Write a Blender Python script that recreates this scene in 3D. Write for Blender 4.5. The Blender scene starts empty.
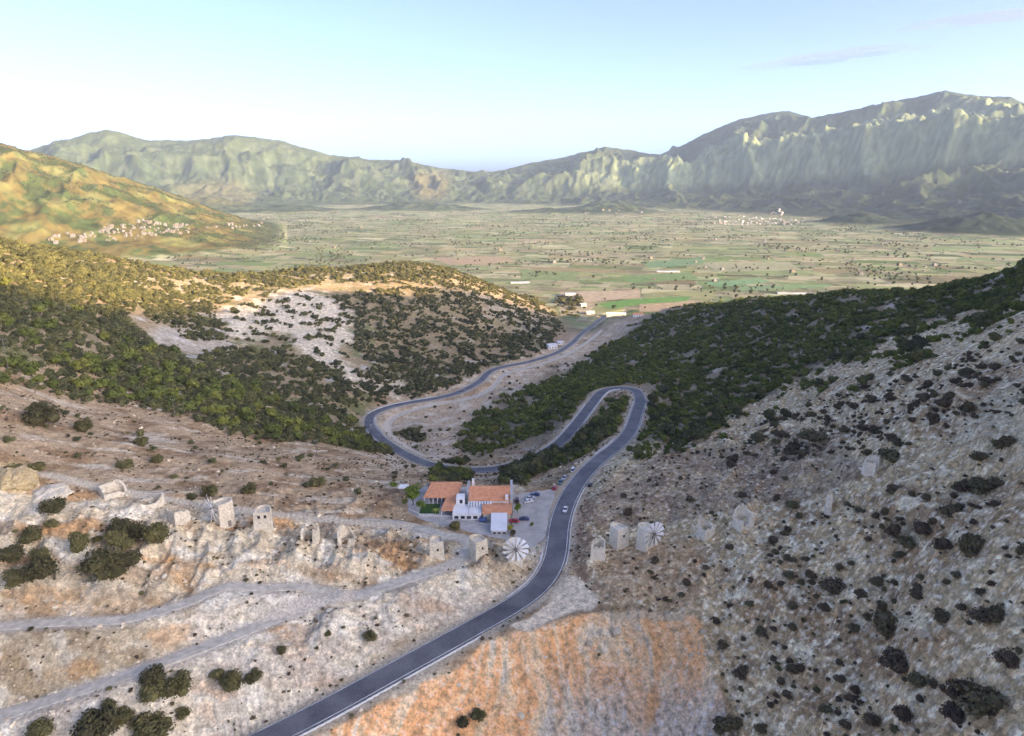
import bpy, bmesh, math, random
import numpy as np
from mathutils import Vector, Matrix, kdtree
random.seed(7)
RNG = np.random.default_rng(11)
scene = bpy.context.scene
COL = scene.collection
PI = math.pi

# ------------------------------------------------------------------ camera
CAM_Z = 135.0
PITCH = math.radians(15.5)
FPX = 682.0
SP, CP = math.sin(PITCH), math.cos(PITCH)

def pix_ray(px, py):
    """world direction seen at a position of the photograph"""
    a = (np.asarray(px, float) - 512.0) / FPX
    b = (368.0 - np.asarray(py, float)) / FPX
    return a, CP + b * SP, -SP + b * CP

def at_z(px, py, z):
    dx, dy, dz = pix_ray(px, py)
    s = (z - CAM_Z) / dz
    return dx * s, dy * s, np.asarray(z, float) + 0 * s

def at_dist(px, py, d):
    dx, dy, dz = pix_ray(px, py)
    h = np.hypot(dx, dy)
    return dx / h * d, dy / h * d, CAM_Z + dz / h * d

def project(x, y, z):
    zz = z - CAM_Z
    dep = y * CP - zz * SP
    up = y * SP + zz * CP
    dep = np.where(dep < 1.0, 1.0, dep)
    return 512 + FPX * x / dep, 368 - FPX * up / dep

# ------------------------------------------------------------------ noise
_perm = np.random.default_rng(3).permutation(256).astype(np.int32)
_perm = np.concatenate([_perm, _perm])
_ga = np.random.default_rng(5).uniform(0, 2 * PI, 256)
_gx, _gy = np.cos(_ga).astype(np.float32), np.sin(_ga).astype(np.float32)

def perlin(x, y, seed=0):
    x = np.asarray(x, np.float64) + seed * 17.31
    y = np.asarray(y, np.float64) - seed * 9.77
    xi = np.floor(x); yi = np.floor(y)
    xf = (x - xi).astype(np.float32); yf = (y - yi).astype(np.float32)
    xi = xi.astype(np.int64) & 255; yi = yi.astype(np.int64) & 255
    u = xf * xf * xf * (xf * (xf * 6 - 15) + 10)
    v = yf * yf * yf * (yf * (yf * 6 - 15) + 10)
    x1 = (xi + 1) & 255; y1 = (yi + 1) & 255
    def g(a, b, fx, fy):
        h = _perm[_perm[a] + b]
        return _gx[h] * fx + _gy[h] * fy
    n0 = g(xi, yi, xf, yf); n1 = g(x1, yi, xf - 1, yf)
    n2 = g(xi, y1, xf, yf - 1); n3 = g(x1, y1, xf - 1, yf - 1)
    a = n0 + u * (n1 - n0); b = n2 + u * (n3 - n2)
    return (a + v * (b - a)) * 1.5

def fbm(x, y, octv=4, seed=0, gain=0.5):
    s = 0; a = 1.0; t = 0
    for o in range(octv):
        s = s + a * perlin(x * 2.03 ** o, y * 2.03 ** o, seed + o); t += a; a *= gain
    return s / t

def ridged(x, y, octv=4, seed=0, gain=0.5):
    s = 0; a = 1.0; t = 0
    for o in range(octv):
        n = 1 - np.abs(perlin(x * 2.03 ** o, y * 2.03 ** o, seed + o)) * 1.6
        s = s + a * n * n; t += a; a *= gain
    return s / t

def sstep(a, b, x):
    t = np.clip((x - a) / (b - a), 0, 1)
    return t * t * (3 - 2 * t)

def in_poly(poly, px, py):
    inside = np.zeros(np.shape(px), bool)
    n = len(poly)
    for i in range(n):
        x0, y0 = poly[i]; x1, y1 = poly[(i + 1) % n]
        if y0 == y1: continue
        c = ((y0 > py) != (y1 > py)) & (px < (x1 - x0) * (py - y0) / (y1 - y0) + x0)
        inside ^= c
    return inside

# ------------------------------------------------------------------ survey of the near ground: (px, py, height)
ROAD = [(150,800,-15),(200,770,-13),(270,736,-10),(330,706,-8),(400,668,-6),(470,630,-4),(515,604,-2.2),(540,584,-1),(553,563,-.3),(557,545,0),(559,527,0),
 (564,508,-.5),(574,488,-2),(588,470,-4),(602,457,-7),(619,444,-12),(631,429,-16),(637,412,-20),(640,400,-22.5),(636,390.5,-24.5),(626,388,-26),
 (612,388.5,-27.5),(601,393,-29.5),(590,406,-32),(578,422,-35),(562,440,-38),(545,452,-41),(520,463,-44),(490,469.5,-46),(455,469,-48),
 (425,463,-50.5),(403,453,-53),(388,444,-55),(376,434,-57),(369,424,-59),(372,414.5,-61),(388,407.5,-64),(410,402.5,-67),(440,397.5,-71),
 (462,391,-74),(480,381,-77),(488,373,-79.5),(500,367.5,-82),(530,361.5,-86),(556,353,-90),(572,343,-93.5),(580,335,-96.5),(592,326,-99.5),(606,316.5,-103),(626,311.8,-104.7)]
PTS = list(ROAD)
PTS += [ # front of the left ridge and its tracks
 (-60,760,-8),(0,736,-4),(100,690,0),(200,650,2),(300,610,3.2),(400,580,4),(450,563,4.6),(500,590,1),(60,736,-6),(180,720,-4),
 (0,628,10),(100,620,9.5),(160,610,9.5),(220,586,10),(300,584,8),(100,655,5),(350,640,-1),(250,690,-4),
 (0,490,30),(50,502,26),(115,502,22),(155,512,20),(180,525,17),(225,531,15),(265,533,13.5),(310,545,11),(347,547,9.5),(437,559,6),(475,561,4),(515,566,1.5),(538,540,.3),
 (-120,480,38),(-120,600,20),(50,570,17),(150,570,14),(250,565,11),
 # behind the ridge
 (-60,420,50),(0,385,46),(0,430,40),(60,440,31),(115,470,24),(160,470,19),(200,450,13),(225,500,14),(300,500,8),(380,525,2),(250,470,9),(300,470,0),(350,478,-3),(350,455,-11),(400,495,-3.5),
 (425,508,-2.5),(460,508,-2),(500,508,-1.5),(480,520,-1),(520,500,-1.5),(540,515,-.6),(430,486,-9),(470,484,-14),(510,484,-14),(390,475,-14),(450,478,-24),(500,478,-26),(405,463,-42),
 (545,470,-20),(560,462,-24),(575,450,-24),(600,430,-26),(615,410,-26),
 # left spur
 (-80,230,90),(-80,300,80),(0,330,58),(0,283,66),(0,246,68),(60,262,60),(60,320,45),(100,257,46),(130,300,30),(100,350,28),(100,400,24),(150,340,8),(200,420,8),(200,370,2),(260,440,-2),(300,420,-16),(340,440,-22),
 (160,300,14),(160,268,28),(220,275,12),(220,310,-6),(220,345,-12),(260,380,-22),(310,375,-34),(350,400,-48),(340,350,-38),(300,300,-14),(340,290,-18),
 (300,270,0),(360,268,-15),(410,268,-30),(440,271,-38),(480,281,-52),(520,297,-74),(555,314,-96),(400,310,-38),(440,330,-56),(400,360,-60),(450,365,-70),(500,330,-80),(470,345,-68),(540,340,-92),
 # valley floor
 (440,415,-72),(420,430,-66),(400,425,-65),(470,405,-76),(520,385,-82),(560,375,-86),(600,345,-97),(585,352,-93),(460,440,-62),(500,430,-62),(530,420,-58),(560,405,-52),(590,385,-48),(480,455,-56),
 # right dark ridge
 (640,318,-82),(680,306,-60),(760,299,-18),(850,293,18),(940,289,42),(1023,281,68),(1100,270,90),(700,330,-48),(700,360,-36),(660,370,-42),(640,350,-66),(610,365,-72),(700,400,-20),(680,430,-7),(660,400,-24),(760,400,0),(760,350,-12),
 (850,330,24),(850,370,33),(850,430,34),(940,340,52),(940,400,58),(1000,340,72),(1100,330,95),
 # right hill, near side
 (590,520,1.5),(610,490,2),(640,460,1),(600,550,1),(620,552,2),(645,552,4),(690,500,9),(703,538,10),(740,522,14),(760,470,16),(700,590,4),
 (575,600,-1),(600,606,-1.5),(650,606,-1),(690,620,-1.5),
 # tip below the bend
 (640,660,-11),(560,660,-11),(480,700,-13.5),(400,736,-16.5),(560,736,-25),(650,736,-25),(720,736,-19),(715,670,-7),(640,700,-18),(560,800,-34),(660,800,-34),(300,800,-22),(780,800,-22)]
CP_XYZ = [tuple(float(v) for v in at_z(*p)) for p in PTS]
# hidden ground behind the crests, and the plain
def behind(px, py, z, k, zb):
    x, y, _ = at_z(px, py, z)
    CP_XYZ.append((float(x * k), float(y * k), zb))
for p, k, zb in [((-80,230,90),1.5,-60),((0,246,68),1.45,-60),((100,257,46),1.35,-80),((160,268,28),1.35,-90),((300,272,-4),1.25,-100),((410,268,-30),1.2,-105),((480,281,-52),1.15,-105),
                 ((540,305,-85),1.1,-105),((680,306,-60),1.15,-105),((760,299,-18),1.25,-100),((850,293,18),1.4,-95),((940,289,42),1.6,-95),((1023,281,68),1.7,-80)]:
    behind(*p, k, zb)
for a in range(-66, 70, 6):
    for r in (1500, 1800, 2200):
        CP_XYZ.append((r * math.sin(math.radians(a)), r * math.cos(math.radians(a)), -105.0))
for px_ in (560, 600, 640, 680):
    x, y, z = at_z(px_, 304, -105); CP_XYZ.append((float(x), float(y), -105.0))
for a, r, z in [(-50,150,10),(-50,300,50),(-55,600,100),(-60,900,90),(50,150,60),(48,300,120),(45,600,150),(50,900,130),(60,250,120),(36,85,-45),(28,85,-55),(18,105,-52),(0,105,-60),(-15,110,-40),(-36,110,-28),(-36,80,-45),(0,70,-75),(-65,250,30),(-70,500,70),(60,500,190)]:
    CP_XYZ.append((r * math.sin(math.radians(a)), r * math.cos(math.radians(a)), float(z)))
for px_, prof in ((750, ((150,-28),(170,-16),(190,-3),(210,8),(230,13),(250,16),(300,16))), (850, ((130,-30),(150,-15),(170,-3),(190,9),(210,20),(230,28),(250,33),(300,37))),
                  (950, ((110,-24),(130,-10),(150,4),(170,17),(190,29),(210,40),(230,49),(250,56),(300,64))), (1010, ((110,-14),(130,2),(150,17),(170,31),(190,44),(210,55),(230,64),(260,72),(320,79))), (1100, ((110,-2),(150,30),(190,60),(230,80),(280,92)))):
    a_ = math.atan2((px_ - 512) / FPX, CP - .25 * SP)
    for r, z in prof: CP_XYZ.append((r * math.sin(a_), r * math.cos(a_), float(z)))
CP_XYZ = np.array(CP_XYZ)

def tps_fit(P, val, lam):
    n = len(P)
    d = np.hypot(P[:, None, 0] - P[None, :, 0], P[:, None, 1] - P[None, :, 1])
    K = np.where(d > 1e-9, d * d * np.log(d + 1e-12), 0) + lam * np.eye(n)
    Q = np.column_stack([np.ones(n), P])
    A = np.block([[K, Q], [Q.T, np.zeros((3, 3))]])
    return np.linalg.solve(A, np.concatenate([val, np.zeros(3)]))
_u = np.arctan2(CP_XYZ[:, 0], CP_XYZ[:, 1]) * 1.3
_v = np.log(np.hypot(CP_XYZ[:, 0], CP_XYZ[:, 1]))
_P = np.column_stack([_u, _v])
_W = tps_fit(_P, CP_XYZ[:, 2], 2e-4)

def near_z(az, lr):
    sh = np.shape(az)
    u = np.ravel(az) * 1.3; v = np.ravel(lr)
    out = np.empty(u.size, np.float32)
    Pu = _P[:, 0].astype(np.float32); Pv = _P[:, 1].astype(np.float32); w = _W[:-3].astype(np.float32)
    for s in range(0, u.size, 40000):
        uu = u[s:s + 40000].astype(np.float32); vv = v[s:s + 40000].astype(np.float32)
        d2 = (uu[:, None] - Pu) ** 2 + (vv[:, None] - Pv) ** 2
        K = 0.5 * d2 * np.log(d2 + 1e-12)
        out[s:s + 40000] = K @ w + _W[-3] + _W[-2] * uu + _W[-1] * vv
    return out.reshape(sh)

# ------------------------------------------------------------------ polar ground grid
az_f = np.arange(-math.radians(51), math.radians(51) + 1e-9, 0.0018)
az_c = np.arange(math.radians(52), math.radians(309) - 0.01, math.radians(1.5))
AZ = np.concatenate([az_f, az_c])
AZ = np.where(AZ > PI, AZ - 2 * PI, AZ)
NF = len(az_f)
LR = np.concatenate([np.arange(math.log(12), math.log(100), 0.06), np.arange(math.log(100), math.log(9800), 0.0035)])
NA, NR = len(AZ), len(LR)
A2, L2 = np.meshgrid(AZ, LR, indexing='ij')
R2 = np.exp(L2)
X2 = R2 * np.sin(A2); Y2 = R2 * np.cos(A2)

# near surface, on every second row and column, then filled in
def near_surface():
    Z = np.full((NA, NR), -105.0, np.float32)
    jmax = int(np.searchsorted(LR, math.log(2000)))
    js = np.arange(0, jmax, 2)
    for lo, hi, st in ((0, NF, 2), (NF, NA, 1)):
        ii = np.arange(lo, hi, st)
        if ii[-1] != hi - 1: ii = np.append(ii, hi - 1)
        a, l = np.meshgrid(np.clip(AZ[ii], -1.25, 1.25), LR[js], indexing='ij')
        zc = near_z(a, l)
        tmp = np.empty((len(ii), jmax), np.float32)
        for k in range(len(ii)):
            tmp[k] = np.interp(np.arange(jmax), js, zc[k])
        if st == 1:
            Z[lo:hi, :jmax] = tmp
        else:
            pos = np.arange(lo, hi)
            idx = np.searchsorted(ii, pos).clip(1, len(ii) - 1)
            f = ((pos - ii[idx - 1]) / (ii[idx] - ii[idx - 1])).astype(np.float32)[:, None]
            Z[lo:hi, :jmax] = tmp[idx - 1] * (1 - f) + tmp[idx] * f
    return Z
Zn = near_surface()

# ground outside the picture: unseen western ridge added and shaped to shade the pass, hill to the east
SUN_AZ, SUN_EL = math.radians(122), math.radians(11)     # clockwise from the view direction
def off_z(x, y):
    sx = x * math.sin(SUN_AZ) + y * math.cos(SUN_AZ); c = -x * math.cos(SUN_AZ) + y * math.sin(SUN_AZ)
    rh = np.interp(c, SHADE_RIDGE_C, SHADE_RIDGE_H) + 4 * perlin(x / 150, y / 60, 77)
    z = -40 + (rh + 40) * np.exp(-(np.abs(sx - 2000) / 600.0) ** 1.6)
    z = z + 120 * np.exp(-((x + 800) / 300) ** 2 - ((y - 300) / 500) ** 2)
    return z
SHADE_RIDGE_C = [-3000, 100, 209, 257, 330, 420, 474, 620, 751, 845, 905, 1027, 1300, 1600]
SHADE_RIDGE_H = [560, 560, 561, 545, 525, 520, 513, 503, 480, 490, 478, 405, 250, -40]
w_off = sstep(0.80, 1.10, np.abs(A2))
Zn = Zn * (1 - w_off) + off_z(X2, Y2) * w_off

# ------------------------------------------------------------------ far survey: base, foot, cliff foot, cliff top, crest
def line(pts):
    az = []; rr = []; zz = []
    for px, py, d in pts:
        x, y, z = at_dist(px, py, d)
        az.append(math.atan2(x, y)); rr.append(d); zz.append(float(z))
    return np.array(az), np.array(rr), np.array(zz)
_base = [(-500,230,6300),(230,206,6300),(480,206,6300),(560,213,5600),(700,221,4700),(850,224,4200),(1024,232,3700),(1500,260,3400)]
F_FOOT = line([(-500,190,6900),(0,198,6900),(230,200,6900),(480,202,6900),(560,207,6300),(700,210,5600),(850,207,5200),(1024,200,4800),(1500,200,4500)])
F_MID = line([(-500,165,7300),(0,178,7300),(110,180,7300),(230,184,7300),(330,184,7300),(420,186,7300),(480,190,7300),(560,197,7000),(640,190,6900),(700,187,6800),(760,184,6600),(850,177,6400),(940,168,6300),(1024,163,6200),(1500,150,6000)])
F_TOP = line([(-500,140,7700),(0,160,7700),(60,158,7700),(110,152,7700),(160,160,7700),(230,152,7600),(280,156,7600),(330,166,7600),(380,170,7600),(420,174,7600),(450,178,7600),(490,180,7500),(540,174,7300),(600,173,7200),(640,167,7150),(700,159,7050),(750,152,6900),(800,143,6800),(850,134,6700),(900,127,6600),(940,121,6550),(1000,124,6500),(1024,126,6450),(1500,120,6300)])
F_CREST = line([(-500,120,8300),(-100,140,8300),(30,150,8300),(65,140,8300),(90,131,8300),(105,128,8300),(120,131,8300),(145,139,8300),(190,140,8200),(235,135,8200),(280,140,8200),(330,154,8200),(370,160,8200),(402,160,8300),(440,169,8500),
  (480,172,8450),(500,170,8450),(530,162,8450),(560,157,8450),(605,147,8450),(640,152,8450),(660,154,8400),(680,146,8600),(700,135,8300),(740,118,8400),(770,112,8400),(790,110,8400),(812,117,8300),(850,110,8200),(900,100,8000),(930,94,7900),(945,91,7800),(975,95,7800),(1010,96,7800),(1024,103,7800),(1500,110,7600)])
_ba, _br = line(_base)[:2]

def far_surface(A, R, X, Y):
    b = np.interp(A, _ba, _br)
    Z = np.full(A.shape, -105.0)
    ks = [(b, np.full(A.shape, -105.0))]
    for F in (F_FOOT, F_MID, F_TOP, F_CREST):
        ks.append((np.interp(A, F[0], F[1]), np.interp(A, F[0], F[2])))
    ks.append((ks[-1][0] + 3000, ks[-1][1] - 350))
    # warp so that features are not rings about one point
    for k in range(len(ks) - 1):
        (r0, z0), (r1, z1) = ks[k], ks[k + 1]
        m = (R >= r0) & (R < r1)
        f = (R - r0) / (r1 - r0)
        if k == 0: f = f * f
        Z = np.where(m, z0 + (z1 - z0) * f, Z)
    cr = ks[4][0]
    env = sstep(0.0, 0.45, (R - b) / (cr - b)) * (1 - 0.93 * np.exp(-((R - cr) / 330) ** 2))
    wx = X + 200 * fbm(X / 700, Y / 700, 4, 31); wy = Y + 200 * fbm(X / 700, Y / 700, 4, 37)
    n = (ridged(wx / 1500 + wy / 5200, wy / 1700 - wx / 4000, 3, 41, 0.5) - 0.55) * 1.15 + (ridged(wx / 520, wy / 560, 5, 43, .55) - .5) * .42
    hgt = np.clip((Z + 105) / 350, 0.12, 1.0)
    Z = Z + env * n * 270 * hgt
    cliff = sstep(0, 1, (R - ks[2][0]) / (ks[3][0] - ks[2][0])) * (R < ks[3][0] + 250) * (A > 0.12)
    Z = Z + env * cliff * (ridged(wx / 210, wy / 900, 4, 47) - 0.5) * 46
    # low hills at the edge of the plain
    def hill(px, d, h, sx, sy):
        x0, y0, _ = at_dist(px, 215, d)
        return h * np.exp(-((X - x0) / sx) ** 2 - ((Y - y0) / sy) ** 2) * (1 + 0.35 * fbm(X / 120, Y / 120, 3, 53))
    Z = Z + hill(120, 5300, 70, 380, 260) + hill(200, 5700, 110, 420, 260) + hill(420, 5600, 60, 420, 220) + hill(980, 3900, 80, 260, 240) + hill(610, 5200, 75, 260, 300) + hill(545, 5100, 30, 260, 200) + hill(860, 4300, 55, 180, 180) + hill(300, 5600, 40, 250, 200)
    # the near hill on the left
    la = line([(-700,60,3300),(-300,110,3300),(-100,128,3300),(0,143,3300),(50,156,3300),(100,171,3300),(160,190,3300),(220,212,3300),(250,223,3300),(285,233,3300),(310,246,3300)])
    c = np.interp(A, la[0], la[2]); c = np.where(A > la[0][-1], -105, np.maximum(c, -105))
    w1 = np.where(R < 3300, sstep(2350, 3300, R) ** 0.8, sstep(4800, 3300, R))
    z1 = -105 + (c + 105) * w1
    z1 = z1 + (ridged(wx / 300, wy / 420, 4, 61) - 0.5) * 60 * np.clip((z1 + 105) / 200, 0, 1) * (1 - 0.9 * np.exp(-((R - 3300) / 150) ** 2))
    Z = np.maximum(Z, z1)
    # range to the west, outside the picture
    z2 = -105 + 620 * np.exp(-((X - 5600) / 1100) ** 2 - ((Y - 3600) / 1700) ** 2) * (1 + 0.3 * fbm(X / 900, Y / 900, 3, 71))
    Z = np.maximum(Z, z2)
    Z = Z + sstep(-105, -60, Z) * (fbm(X / 70, Y / 70, 3, 67) * 10 + (ridged(wx / 260, wy / 300, 5, 73, .6) - .5) * 55 * env)
    return Z
Zf = np.full((NA, NR), -105.0)
jf = int(np.searchsorted(LR, math.log(1300)))
Zf[:, jf:] = far_surface(A2[:, jf:], R2[:, jf:], X2[:, jf:], Y2[:, jf:])
Zf = np.where(np.abs(A2) > 1.25, np.maximum(np.where(np.abs(A2) > 1.9, np.minimum(Zf, -40), Zf), off_z(X2, Y2)), Zf)
wfar = sstep(1350, 1750, R2)
soft = -105 + np.logaddexp(0, (Zn + 105) / 4.0) * 4.0 - 4.0 * math.log(2) * 0
Zn = soft
Z2 = Zn * (1 - wfar) + Zf * wfar
# small scale relief of the near ground
PX2, PY2 = project(X2, Y2, Z2)
near = sstep(1500, 900, R2) * sstep(-100, -85, Z2)
jn = int(np.searchsorted(LR, math.log(1600)))
s = np.s_[:, :jn]
rock_w = sstep(600, 760, PX2[s]) * sstep(280, 420, PY2[s])
left_w = sstep(560, 480, PX2[s]) * sstep(470, 540, PY2[s])
rel = fbm(X2[s] / 60, Y2[s] / 60, 3, 81) * 4.0 + fbm(X2[s] / 14, Y2[s] / 14, 3, 83) * (0.9 + .8 * rock_w + .5 * left_w)
rel += (ridged(X2[s] / 24 + .3 * Y2[s] / 24, Y2[s] / 17, 3, 87) - .5) * (2.6 * rock_w + 2.6 * left_w)
rel += fbm(X2[s] / 3.6, Y2[s] / 3.6, 2, 89) * (0.22 + 0.12 * rock_w) * sstep(600, 300, R2[s])
rel += (ridged(X2[s] / 15 + .25 * Y2[s] / 15, Y2[s] / 34, 4, 95) - .5) * 5.0 * left_w * sstep(700, 600, PY2[s])
rel += (ridged(X2[s] / 30 - .4 * Y2[s] / 30, Y2[s] / 60, 4, 99) - .5) * 5.5 * rock_w
crag = np.maximum(0, ridged(X2[s] / 17, Y2[s] / 12, 3, 93) - .62)
rel += crag * (5.5 * rock_w + 6.0 * left_w) * sstep(.0, .35, fbm(X2[s] / 40, Y2[s] / 40, 2, 97) + .15)
tip_poly = [(330,736),(420,690),(520,632),(600,612),(690,612),(715,650),(730,736),(730,820),(300,820)]
tip = in_poly(tip_poly, PX2[s], PY2[s])
rel = np.where(tip, rel * 0.25 + ridged(X2[s] / 7 + .4 * fbm(X2[s] / 20, Y2[s] / 20, 2, 92), Y2[s] / 45, 4, 91) * 2.2 + fbm(X2[s] / 3, Y2[s] / 3, 2, 94) * .5, rel)
Z2[s] += rel * near[s]
# ------------------------------------------------------------------ looking up the ground
def ground_idx(x, y):
    az = np.arctan2(x, y); lr = np.log(np.maximum(np.hypot(x, y), 13))
    fi = np.interp(az, AZ[:NF], np.arange(NF)); fj = np.interp(lr, LR, np.arange(NR))
    return fi, fj
def ground_z(x, y):
    fi, fj = ground_idx(np.asarray(x, float), np.asarray(y, float))
    i = np.clip(fi.astype(int), 0, NF - 2); j = np.clip(fj.astype(int), 0, NR - 2)
    a = fi - i; b = fj - j
    return (Z2[i, j] * (1 - a) + Z2[i + 1, j] * a) * (1 - b) + (Z2[i, j + 1] * (1 - a) + Z2[i + 1, j + 1] * a) * b
def cast(px, py):
    """first ground point on the line of sight through a position of the photograph"""
    dx, dy, dz = pix_ray(px, py)
    h = math.hypot(dx, dy); t = dz / h
    az = math.atan2(dx, dy)
    fi = float(np.interp(az, AZ[:NF], np.arange(NF))); i = min(int(fi), NF - 2); a = fi - i
    zc = Z2[i] * (1 - a) + Z2[i + 1] * a
    r = np.exp(LR); d = zc - (CAM_Z + t * r)
    k = np.nonzero(d[30:] > 0)[0]
    j = (k[0] + 30) if len(k) else NR - 1
    d0, d1 = d[j - 1], d[j]; f = d0 / (d0 - d1) if d0 != d1 else 0
    rr = r[j - 1] + (r[j] - r[j - 1]) * f
    return rr * math.sin(az), rr * math.cos(az), CAM_Z + t * rr

def spline(P, step):
    P = np.array(P, float); out = []
    n = len(P)
    for i in range(n - 1):
        p0 = P[max(i - 1, 0)]; p1 = P[i]; p2 = P[i + 1]; p3 = P[min(i + 2, n - 1)]
        m = max(2, int(np.linalg.norm((p2 - p1)[:2]) / 0.5))
        t = np.linspace(0, 1, m, endpoint=False)[:, None]
        out.append(0.5 * ((2 * p1) + (-p0 + p2) * t + (2 * p0 - 5 * p1 + 4 * p2 - p3) * t ** 2 + (-p0 + 3 * p1 - 3 * p2 + p3) * t ** 3))
    Q = np.vstack(out + [P[-1:]])
    s = np.concatenate([[0], np.cumsum(np.hypot(*np.diff(Q[:, :2], axis=0).T))])
    u = np.arange(0, s[-1], step)
    return np.column_stack([np.interp(u, s, Q[:, k]) for k in range(3)])
def smooth(v, n):
    k = np.ones(n) / n
    return np.convolve(np.pad(v, (n // 2, n - 1 - n // 2), mode='edge'), k, mode='valid')

road_c = spline([tuple(float(v) for v in at_z(*p)) for p in ROAD], 2.0)
for k in range(2):
    road_c[:, k] = smooth(road_c[:, k], 5)
road_c[:, 2] = smooth(road_c[:, 2], 21)
def track(pts, n=15):
    c = spline([cast(*p) for p in pts], 2.0)
    c[:, 0] = smooth(c[:, 0], 5); c[:, 1] = smooth(c[:, 1], 5); c[:, 2] = smooth(c[:, 2], n)
    return c
LOWER_TRACK = track([(-40,730),(0,715),(60,698),(120,677),(200,648),(300,612),(380,588),(440,568),(462,557),(470,546),(463,538),(440,532),(400,526),(360,520)])
UPPER_TRACK = track([(-40,630),(0,627),(60,622),(120,620),(165,612),(195,597),(225,588),(262,586),(300,588),(335,594)])
VALLEY_TRACK = track([(602,330),(590,340),(575,350),(556,359),(530,367),(505,374),(492,388),(470,398),(440,404),(412,410),(392,419),(387,430),(393,440),(408,449),(425,458)])
FLANK_TRACK = track([(0,466),(60,478),(120,492),(190,502),(260,512),(330,520),(420,527)])
# flatten the ground under each way
def flatten(c, half, fall, lift=-0.12):
    kd = kdtree.KDTree(len(c))
    for i, p in enumerate(c): kd.insert((p[0], p[1], 0), i)
    kd.balance()
    lo = c[:, :2].min(0) - 40; hi = c[:, :2].max(0) + 40
    m = (X2 > lo[0]) & (X2 < hi[0]) & (Y2 > lo[1]) & (Y2 < hi[1])
    m[NF:] = False
    # quick reject
    ii, jj = np.nonzero(m)
    D = np.full(m.shape, 1e3, np.float32)
    xs = X2[ii, jj]; ys = Y2[ii, jj]
    cell = {}
    keyc = set()
    for p in c:
        a, b = int(p[0] // 20), int(p[1] // 20)
        for da in (-2, -1, 0, 1, 2):
            for db in (-2, -1, 0, 1, 2): keyc.add((a + da) * 100000 + b + db)
    key = (xs // 20).astype(np.int64) * 100000 + (ys // 20).astype(np.int64)
    ok = np.isin(key, np.array(list(keyc)))
    ii, jj, xs, ys = ii[ok], jj[ok], xs[ok], ys[ok]
    zr = np.empty(len(xs)); dd = np.empty(len(xs))
    for k in range(len(xs)):
        co, idx, d = kd.find((xs[k], ys[k], 0)); zr[k] = c[idx, 2]; dd[k] = d
    D[ii, jj] = dd
    half_k = half + 0.0035 * R2[ii, jj] * 0.5
    w = 1 - sstep(half_k, half_k + fall + np.abs(Z2[ii, jj] - zr) * 1.1, dd)
    Z2[ii, jj] = Z2[ii, jj] * (1 - w) + (zr + lift) * w
    return D
D_LT = flatten(LOWER_TRACK, 2.6, 4); D_UT = flatten(UPPER_TRACK, 2.4, 4); D_VT = flatten(VALLEY_TRACK, 2.6, 4); D_FT = flatten(FLANK_TRACK, 1.6, 3)
D_RD = flatten(road_c, 5.6, 5)
def pad(pix, z, margin=3.0, lift=-0.08):
    P = [at_z(px, py, z)[:2] for px, py in pix]
    P = [(float(a), float(b)) for a, b in P]
    xs = [p[0] for p in P]; ys = [p[1] for p in P]
    m = (X2 > min(xs) - 20) & (X2 < max(xs) + 20) & (Y2 > min(ys) - 20) & (Y2 < max(ys) + 20); m[NF:] = False
    ii, jj = np.nonzero(m); x = X2[ii, jj]; y = Y2[ii, jj]
    ins = in_poly(P, x, y); d = np.full(len(x), 1e9)
    for (x0, y0), (x1, y1) in zip(P, P[1:] + P[:1]):
        L = (x1 - x0) ** 2 + (y1 - y0) ** 2 + 1e-9
        t = np.clip(((x - x0) * (x1 - x0) + (y - y0) * (y1 - y0)) / L, 0, 1)
        d = np.minimum(d, np.hypot(x - x0 - t * (x1 - x0), y - y0 - t * (y1 - y0)))
    d = np.where(ins, 0, d)
    w = 1 - sstep(margin, margin + 5, d)
    nr = D_RD[ii, jj]; w = np.where(d > 0, w * sstep(4, 9, nr), w)
    Z2[ii, jj] = Z2[ii, jj] * (1 - w) + (z + lift) * w
    return P, z
CAR_PARK = pad([(512,495),(530,492),(556,489),(553,500),(549,515),(547,536),(534,548),(518,548),(513,528)], -0.6)
YARD = pad([(408,500),(424,486),(512,487),(513,528),(508,540),(470,532),(420,519),(408,512)], -1.2)
TURNOUT = pad([(560,572),(577,580),(597,594),(592,604),(560,618),(528,628),(515,624),(545,600)], -1.6, 2.0)
D_RD[D_RD > 900] = 1e3
PX2, PY2 = project(X2, Y2, Z2)
TAN = (Z2 - CAM_Z) / R2
VIS = TAN >= np.maximum.accumulate(np.where(R2 < 60, -9, TAN), axis=1) - 0.004
# ------------------------------------------------------------------ ground colour (albedo), one value per vertex
def soft_poly(poly, px, py, seed, edge=7.0):
    """share of each point that lies inside, with a ragged edge"""
    acc = 0
    for k, (ox, oy) in enumerate(((0, 0), (.6, .3), (-.6, -.3), (.3, -.6), (-.3, .6))):
        acc = acc + in_poly(poly, px + ox * edge + WARP[0], py + oy * edge * .6 + WARP[1]).astype(np.float32)
    return acc / 5
def mix(c, col, w):
    w = np.clip(w, 0, 1)[..., None]
    return c * (1 - w) + np.asarray(col, np.float32) * w

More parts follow.
